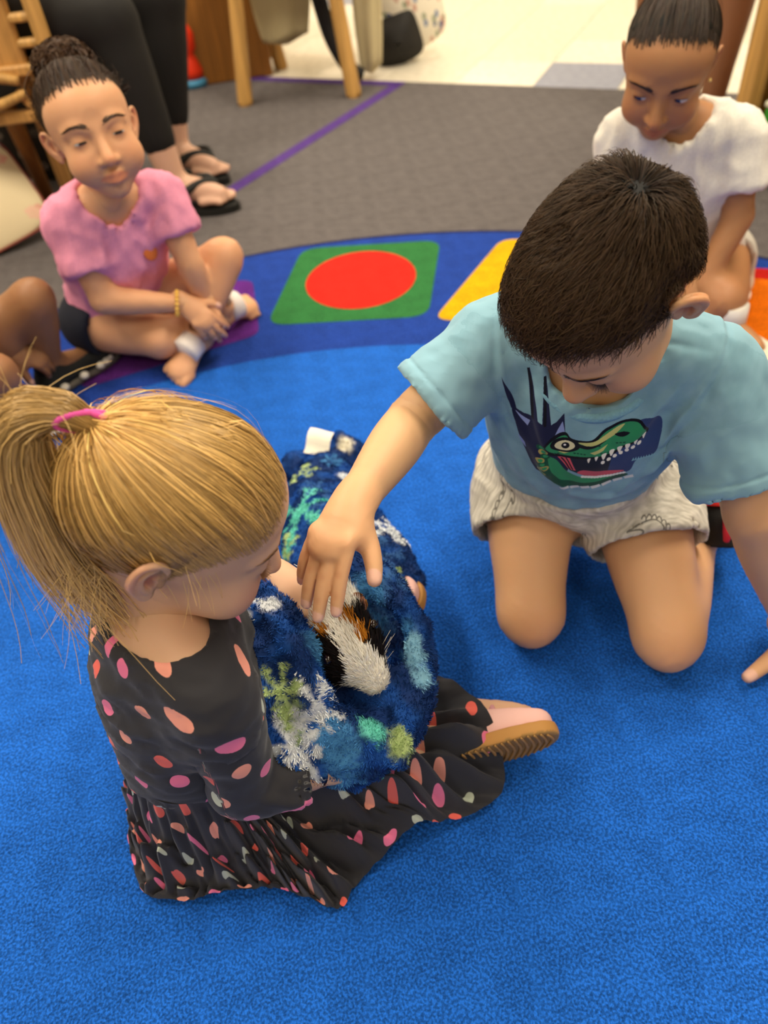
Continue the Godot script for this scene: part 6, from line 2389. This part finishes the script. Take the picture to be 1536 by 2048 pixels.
var K3 := {   # child at the left edge, knees up
	"neck": Vector3(-0.83, 0.355, -1.19), "chest": Vector3(-0.85, 0.26, -1.20), "waist": Vector3(-0.87, 0.165, -1.22), "pelvis": Vector3(-0.88, 0.09, -1.24), "fwd": Vector3(0.97, 0.15, -0.1),
	"sh": [Vector3(-0.81, 0.325, -1.29), Vector3(-0.81, 0.325, -1.09)], "el": [Vector3(-0.705, 0.245, -1.275), Vector3(-0.72, 0.22, -1.09)],
	"wr": [Vector3(-0.672, 0.135, -1.285), Vector3(-0.70, 0.115, -1.195)], "hip": [Vector3(-0.84, 0.085, -1.29), Vector3(-0.84, 0.085, -1.19)],
	"kn": [Vector3(-0.605, 0.215, -1.315), Vector3(-0.62, 0.20, -1.09)], "an": [Vector3(-0.640, 0.055, -1.345), Vector3(-0.70, 0.050, -1.185)],
	"toe": [Vector3(-0.570, 0.030, -1.42), Vector3(-0.585, 0.030, -1.205)], "w": 0.9}
var H1: Transform3D
var H2: Transform3D
var H3: Transform3D

func people_behind() -> void:
	H1 = head_frame(Vector3(-0.412, 0.456, -1.385), 22.0, -8.0, 3.0)
	H2 = head_frame(Vector3(0.552, 0.472, -1.335), -25.0, 24.0, -3.0)
	H3 = head_frame(Vector3(-0.80, 0.475, -1.18), 90.0, 25.0, 0.0)
	boy_jobs()      # 0..3
	girl_jobs()     # 4..8
	pig_jobs()      # 9, 10
	for q in [[K1, H1, Color(0.68, 0.355, 0.19), 1], [K2, H2, Color(0.42, 0.20, 0.09), 2], [K3, H3, Color(0.30, 0.145, 0.065), 3]]:
		kid_jobs(q[0], q[1], q[2], q[3])   # 11..16
	job(func() -> Dictionary: return adult_seated())   # 17
	job(func() -> Dictionary: return adult_legs())     # 18

func kid_jobs(J: Dictionary, H: Transform3D, skin: Color, which: int) -> void:
	job(func() -> Dictionary:
		var g := body_grid(J, 0.0085)
		var m := g.mesh().relax(2)
		m.normals().paint(skin)
		for s in 2:
			m.spot(J.kn[s], 0.07, skin * Color(0.98, 0.84, 0.8), 0.5)
		for s in 2:
			var sd := -1.0 if s == 0 else 1.0
			var h := hand_md([[22, 24, 14], [22, 24, 14], [22, 24, 14], [22, 26, 14]], [6, 1, -4, -10], [45, 20, 12], sd, 0.003, 0.95, 1.0, 0.012)
			var z: Vector3 = J.wr[s] - J.el[s]
			if which == 1: z = Vector3(0.5, -0.5, 0.25) if s == 1 else Vector3(0.2, -0.8, 0.4)
			if which == 3: z = Vector3(0.6, -0.6, -0.3)
			m.add(hand_on(h, Transform3D(along(z, Vector3(-0.1, 0.8, 0.5)), J.wr[s]), skin))
		if which == 1:
			for s in 2:
				m.add(foot_md(J.an[s], J.toe[s], Vector3(0.1, 0.9, 0.45), 1.02, skin))
		var out := {"body": m}
		if which == 1:
			var g2 := shirt_grid(J, 0.0075, 0.010, [0.55, 0.60], [J.pelvis + Vector3(0, 0.012, 0), Vector3.DOWN], 0.047)
			out.shirt = g2.mesh().relax(2).push(wrinkle(14, 15.0, 0.006, Basis().scaled(Vector3(1.3, 0.6, 1))))
			var g3 := pelvis_shorts(J, 0.008, 0.006, [0.22, 0.24], 0.5)
			out.shorts = g3.mesh().relax(2).normals()
		elif which == 2:
			var g4 := shirt_grid(J, 0.0075, 0.012, [0.62, 0.62], [J.pelvis, Vector3.DOWN], 0.046)
			out.shirt = g4.mesh().relax(2).push(wrinkle(15, 13.0, 0.007, Basis().scaled(Vector3(1.4, 0.5, 1))))
			var g5 := pelvis_shorts(J, 0.008, 0.006, [0.2, 0.2], 0.5)
			out.shorts = g5.mesh().relax(2).normals()
		else:
			var g6 := shirt_grid(J, 0.009, 0.010, [0.5, 0.5], [J.pelvis, Vector3.DOWN], 0.046)
			out.shirt = g6.mesh().relax(2).normals()
			var g7 := pelvis_shorts(J, 0.009, 0.006, [0.4, 0.4], 0.5)
			out.shorts = g7.mesh().relax(2).normals()
		return out)
	job(func() -> Dictionary:
		var neck := H.affine_inverse() * (J.neck as Vector3)
		var g := head_grid(0.0032, neck, {"cheek": 1.12 if which == 1 else 1.0})
		var m := head_md(g, skin, {"blush": 0.4, "ear_cell": 0.0026, "ear_out": 26.0 if which == 1 else 12.0, "ear_size": 0.86, "lip": skin * Color(1.0, 0.68, 0.66)})
		var e := []
		var b := []
		for s in [-1.0, 1.0]:
			e.append(turned(eye_md(s, 0.55 if which == 1 else 0.8, Vector3(0.1, -0.35, 1) if which == 1 else Vector3(-0.45, -0.22, 1)), H))
			b.append(turned(brow_md(s, g, hexc("3a2415") if which == 1 else hexc("150c08"), 1.2 if which == 1 else 1.3, 0.0 if which == 1 else 0.003), H))
		var edge := func(d: Vector3) -> float: return hair_edge(d, 36.0 if which == 1 else 40.0, 22.0, 2.0, -40.0)
		var hair: MD
		if which == 1:
			hair = combed_hair(g, 2600, Vector3(0.0, 0.104, -0.056), edge, hexc("1c1109"), hexc("3a2616"), 5, 0.010, 0.0022)
			var rng := RandomNumberGenerator.new()
			rng.seed = 6
			# a curly bun
			for k in 1300:
				var d := Vector3(rng.randfn(), rng.randfn(), rng.randfn()).normalized()
				var c := Vector3(0.002, 0.112, -0.058) + d * Vector3(0.043, 0.027, 0.036) * rng.randf_range(0.75, 1.0)
				var pts := PackedVector3Array()
				var ax := d.cross(Vector3(rng.randfn(), rng.randfn(), rng.randfn())).normalized()
				for j in 9:
					var a := j * 0.75
					pts.append(c + (ax * cos(a) + d.cross(ax) * sin(a)) * 0.0075 + d * (0.004 + 0.0008 * j))
				hair.strand(pts, 0.003, 0.0015, hexc("1c1109"), d, hexc("4a3220"), rng.randf_range(-1, 1))
			for k in 300:
				var d := Vector3(rng.randfn(), absf(rng.randfn()), rng.randfn()).normalized()
				if edge.call(d) < 1.0: continue
				var p := on_head(g, d, 0.006)
				var w := (d + Vector3(rng.randfn(), rng.randfn(), rng.randfn()) * 0.8).normalized()
				hair.strand(PackedVector3Array([p, p + w * 0.008 + d * 0.003, p + w * 0.014]), 0.0012, 0.0006, hexc("22150c"), d, hexc("3a2616"))
		else:
			hair = combed_hair(g, 3200, Vector3(0.0, 0.085, -0.088), edge, hexc("120c09"), hexc("3c3028"), 9, 0.004, 0.0019)
			for k in 500:
				var rng2 := RandomNumberGenerator.new()
				rng2.seed = k
				var d := Vector3(rng2.randfn(), rng2.randfn(), rng2.randfn()).normalized()
				var c := Vector3(0.0, 0.085, -0.108)
				var ax := d.cross(Vector3(0, 0.4, 1)).normalized()
				var pts := PackedVector3Array()
				for j in 6:
					pts.append(c + (d * cos(j * 0.5) + ax * sin(j * 0.5)) * 0.022)
				hair.strand(pts, 0.003, 0.0015, hexc("120c09"), d, hexc("33281f"))
		# a scalp as dark as the hair above it
		for k in m.v.size():
			var d := (m.v[k] - SKULL).normalized()
			if m.v[k].distance_to(SKULL) < 0.1 and absf(m.v[k].x) < 0.071:
				m.c[k] = m.c[k].lerp(hexc("241812"), 0.75 * smoothstep(-7.0, 6.0, float(edge.call(d))))
		return {"head": rebase(m, H).normals(), "eyes": e, "brows": b, "hair": turned(hair, H)})

func capsule_person(parts_: Array, lo: Vector3, hi: Vector3, cell: float) -> MD:
	var g := Grid.new(lo, hi, cell)
	for p in parts_:
		g.tube(p[0], p[1], p[2] if p.size() > 2 else 0.02)
	return g.mesh().relax(2).normals()

func adult_seated() -> Dictionary:
	var hipA := Vector3(-0.98, 0.53, -2.30)
	var hipB := Vector3(-0.98, 0.53, -2.50)
	var knA := Vector3(-0.535, 0.475, -2.235)
	var knB := Vector3(-0.445, 0.47, -2.50)
	var anA := Vector3(-0.478, 0.085, -2.20)
	var anB := Vector3(-0.500, 0.085, -2.47)
	var leg := capsule_person([
		[[hipA, hipA.lerp(knA, 0.5), knA], [0.105, 0.095, 0.072]], [[hipB, hipB.lerp(knB, 0.5), knB], [0.105, 0.095, 0.072]],
		[[knA, knA.lerp(anA, 0.3), knA.lerp(anA, 0.72)], [0.070, 0.066, 0.050]], [[knB, knB.lerp(anB, 0.3), knB.lerp(anB, 0.72), knB.lerp(anB, 0.74)], [0.070, 0.066, 0.050, 0.049]],
		[[Vector3(-1.0, 0.56, -2.40), Vector3(-1.02, 0.78, -2.40)], [0.15, 0.13], 0.06]], Vector3(-1.24, 0.14, -2.70), Vector3(-0.33, 0.86, -2.08), 0.012)
	var skin := Color(0.60, 0.36, 0.25)
	var p := [[[knA.lerp(anA, 0.5), knA.lerp(anA, 0.8), anA], [0.050, 0.041, 0.036]], [[knB.lerp(anB, 0.5), knB.lerp(anB, 0.8), anB], [0.050, 0.041, 0.036]]]
	var strap := []
	var sole := []
	var toes := []
	for q in [[anA, Vector3(0.80, 0, 0.10)], [anB, Vector3(0.86, 0, 0.50)]]:
		var a: Vector3 = q[0]
		var f: Vector3 = (q[1] as Vector3).normalized()
		var r := Vector3.UP.cross(f)
		var base := Vector3(a.x, 0.014, a.z)
		p.append([[a + Vector3(0, -0.02, 0) - f * 0.03, base + f * 0.05 + Vector3(0, 0.045, 0), base + f * 0.12 + Vector3(0, 0.024, 0)], [0.032, 0.034, 0.026], 0.02])
		for k in 5:
			var s := (k - 2.0)
			var b := base + f * (0.115 - absf(s - 0.6) * 0.004) + r * s * 0.0165 + Vector3(0, 0.018, 0)
			var big: float = 1.35 if k == 3 or k == 4 else 1.0
			p.append([[b - f * 0.03, b, b + f * (0.045 - 0.006 * absf(s - 1.5)) + Vector3(0, -0.006, 0)], [0.012, 0.0095 * big, 0.008 * big], 0.006])
		var out := PackedVector2Array()
		for k in 40:
			var an := TAU * k / 40
			var l := cos(an)
			var w := 0.040 + 0.008 * l
			var pt := base + f * (0.055 + l * 0.118) + r * sin(an) * w
			out.append(Vector2(pt.x, pt.z))
		sole.append(mesh_md(slab(out, 0.012, 0.02)))
		var toe := base + f * 0.116 + r * 0.016 + Vector3(0, 0.046, 0)
		for sd in [-1.0, 1.0]:
			strap.append(pipe([toe, toe - f * 0.028 + r * sd * 0.018 + Vector3(0, 0.018, 0), base + f * 0.038 + r * sd * 0.037 + Vector3(0, 0.050, 0), base + f * 0.005 + r * sd * 0.043], [0.007, 0.010, 0.012, 0.009], 8, 5))
	var feet := capsule_person(p, Vector3(-0.64, -0.002, -2.58), Vector3(-0.26, 0.34, -2.05), 0.006)
	feet.paint(skin)
	var top := capsule_person([[[Vector3(-1.02, 0.66, -2.40), Vector3(-1.03, 0.85, -2.40), Vector3(-1.03, 1.02, -2.40)], [0.145, 0.14, 0.08]]], Vector3(-1.22, 0.5, -2.62), Vector3(-0.84, 1.16, -2.18), 0.014)
	return {"leggings": leg, "feet": feet, "strap": strap, "sole": sole, "top": top}

func mesh_md(a: ArrayMesh) -> MD:
	var m := MD.new()
	var s := a.surface_get_arrays(0)
	m.v = s[Mesh.ARRAY_VERTEX]
	m.n = s[Mesh.ARRAY_NORMAL]
	m.i = s[Mesh.ARRAY_INDEX]
	return m

func adult_legs() -> Dictionary:
	var skin := Color(0.26, 0.115, 0.055)
	var a := Vector3(1.085, 0.07, -2.27)
	var b := Vector3(0.93, 0.07, -2.42)
	var p := []
	for q in [a, b]:
		p.append([[q, q + Vector3(0.005, 0.12, 0.0), q + Vector3(0.015, 0.27, -0.02), q + Vector3(0.015, 0.40, 0.0), q + Vector3(0.0, 0.62, -0.02), q + Vector3(0.0, 0.82, -0.03)], [0.034, 0.040, 0.056, 0.052, 0.072, 0.085]])
		p.append([[q + Vector3(0, -0.03, -0.02), q + Vector3(-0.02, -0.035, 0.08), q + Vector3(-0.035, -0.05, 0.14)], [0.032, 0.030, 0.018]])
	var m := capsule_person(p, Vector3(0.78, -0.02, -2.56), Vector3(1.22, 1.0, -2.08), 0.010)
	m.paint(skin)
	var s := capsule_person([[[a + Vector3(0, 0.60, -0.02), a + Vector3(-0.01, 0.9, -0.03)], [0.092, 0.10], 0.03], [[b + Vector3(0, 0.60, -0.02), b + Vector3(0.01, 0.9, -0.03)], [0.092, 0.10], 0.03], [[Vector3(1.0, 0.95, -2.37), Vector3(1.0, 1.25, -2.37), Vector3(1.0, 1.5, -2.37)], [0.17, 0.15, 0.12], 0.05]], Vector3(0.74, 0.5, -2.62), Vector3(1.26, 1.68, -2.10), 0.014)
	return {"legs": m, "clothes": s}

func kid_finish(k: int, label: String, J: Dictionary, shirt: Material, shorts: Material) -> Node3D:
	var t := thing("person", label, "person", Vector3(J.pelvis.x, 0, J.pelvis.z))
	var b: MD = made[k].body
	b.add(made[k + 1].head)
	part(t, "body", b, M.skin)
	part(t, "hair", made[k + 1].hair, M.hair_dark).set_meta("kind", "stuff")
	for q in 2:
		part(t, "eye", made[k + 1].eyes[q], M.glossy)
		part(t, "eyebrow", made[k + 1].brows[q], M.hair).set_meta("kind", "stuff")
	part(t, "shirt", made[k].shirt, shirt)
	part(t, "shorts", made[k].shorts, shorts)
	return t

func finish_people() -> void:
	boy_finish(made)
	girl_finish(made, 4)
	pig_finish(made, 9)
	var t := kid_finish(11, "curly-haired girl in a pink t-shirt sitting cross-legged on the rug, hands on her ankles", K1, cloth(Color("ee9cba"), 60.0, 0.02), std(Color("20232f"), 0.9))
	# small prints on her shirt, a bracelet, socks
	var f: Vector3 = (K1.fwd as Vector3).normalized()
	var cst: Vector3 = K1.chest
	for q in [[0.055, 0.012, "a99a4e", 0.011], [0.048, -0.022, "e07a3a", 0.014], [0.038, -0.004, "c96a94", 0.006]]:
		var side := Vector3.UP.cross(f)
		var at: Vector3 = cst + side * q[0] + Vector3.UP * q[1] + f * 0.078
		var pr := part(t, "print", moved(ball(Vector3(q[3], q[3] * 1.25, 0.004), 14, 8), Transform3D(along(f, Vector3.UP), at)), std(Color(q[2]), 0.8))
		pr.set_meta("label", "small coloured print on the chest")
	var wr: Vector3 = K1.wr[1]
	var br := MD.new()
	var wd: Vector3 = (wr - K1.el[1]).normalized()
	for k in 16:
		var a := TAU * k / 16
		var x: Vector3 = wd.cross(Vector3.UP).normalized()
		br.add(moved(ball(Vector3.ONE * 0.0042, 8, 6), Transform3D(Basis(), wr - wd * 0.012 + (x * cos(a) + wd.cross(x) * sin(a)) * 0.0225)))
	part(t, "bracelet", br, std(Color("f2c35a"), 0.4))
	for s in 2:
		var sk := pipe([K1.an[s].lerp(K1.toe[s], 0.18) + Vector3(0, 0.004, 0), K1.an[s].lerp(K1.toe[s], 0.5) + Vector3(0, 0.004, 0)], [0.0295, 0.0305], 14, 1)
		part(t, "sandal_strap", sk, std(Color("e9e0da"), 0.8))
	var t2 := kid_finish(13, "child with slicked-back dark hair in a plain white t-shirt, sitting behind the kneeling boy", K2, cloth(Color("ece8de"), 60.0, 0.02), std(Color("c9c4b8"), 0.9))
	for s in 2:
		kid_shoe(t2, K2.an[s], K2.toe[s], Color("d8cbb6"), Color("efe9dc"), false)
		var ck := pipe([K2.an[s] + Vector3(0, 0.012, 0), K2.an[s] + Vector3(0, 0.05, 0)], [0.030, 0.028], 14, 1)
		part(t2, "sock", ck, std(Color("ece7de"), 0.9))
	part(t2, "earring", moved(ball(Vector3.ONE * 0.003, 10, 8), Transform3D(Basis(), H2 * Vector3(0.071, -0.024, -0.006))), std(Color("e8c87a"), 0.25))
	var t3 := kid_finish(15, "child at the left edge with bent knees and hands on black shoes with white blots", K3, std(Color("3a3f48"), 0.9), std(Color("2b2b2e"), 0.9))
	for s in 2:
		kid_shoe(t3, K3.an[s], K3.toe[s], Color("202220"), Color("6a655c"), true)
	part(t3, "sock", pipe([K3.an[1] + Vector3(0.02, 0.0, 0), K3.an[1] + Vector3(0.005, 0.05, 0)], [0.030, 0.028], 14, 1), std(Color("dad4cc"), 0.9))
	# adults
	var ad := thing("person", "seated adult in black leggings and black flip-flops behind the girl in pink", "person", Vector3(-0.98, 0, -2.4))
	part(ad, "body", made[17].feet, M.skin)
	part(ad, "leggings", made[17].leggings, std(Color("1b1a19"), 0.75, 0.35))
	part(ad, "top", made[17].top, std(Color("1f1e1d"), 0.85))
	for q in 2:
		var ff := part(ad, "flip_flop", made[17].sole[q], std(Color("1a1a18"), 0.8))
		for e in 2:
			obj("strap", (made[17].strap[q * 2 + e] as MD).mesh(), std(Color("191917"), 0.6), ff)
	var seat := thing("chair", "plain chair carrying the adult in black leggings", "chair", Vector3(-1.0, -0.008, -2.42))
	board(seat, "seat", Vector3(0.40, 0.03, 0.30), Vector3(0, 0.415, 0), M.honey)
	board(seat, "backrest", Vector3(0.025, 0.40, 0.42), Vector3(-0.225, 0.66, 0), M.honey)
	for a in [-0.19, 0.19]:
		for b in [-0.12, 0.12]:
			board(seat, "leg", Vector3(0.035, 0.41, 0.035), Vector3(a, 0.205, b), M.honey)
	var al := thing("person", "bare brown legs of an adult standing beside the low shelf, behind the child in white", "person", Vector3(1.0, 0, -2.35))
	part(al, "body", made[18].legs, M.skin)
	part(al, "clothes", made[18].clothes, std(Color("3c4a66"), 0.9))

func kid_shoe(t: Node3D, an: Vector3, toe: Vector3, col: Color, solec: Color, blots: bool) -> void:
	var root := Node3D.new()
	root.name = "shoe"
	t.add_child(root, true)
	var f := toe - an
	f.y = 0.0
	root.transform = Transform3D(along(f, Vector3.UP), Vector3(an.x, 0.001, an.z) - t.position)
	var sp := shoe_parts(0.170, 0.0045)
	obj("upper", (sp[0] as MD).mesh(), std(col, 0.8), root)
	obj("sole", (sp[1] as MD).mesh(), std(solec, 0.7), root)
	if blots:
		var bm := std(Color("e4dfd2"), 0.8)
		for k in 13:
			var a := lerpf(-2.1, 2.1, k / 12.0)
			var p := Vector3(sin(a) * 0.034, 0.018, 0.075 + cos(a) * 0.048)
			if absf(a) > 1.5: p = Vector3(signf(a) * 0.034, 0.018, 0.075 - (absf(a) - 1.5) * 0.14)
			obj("blot", ball(Vector3(0.010, 0.0075, 0.010), 10, 6).mesh(), bm, root, Transform3D(Basis(), p))
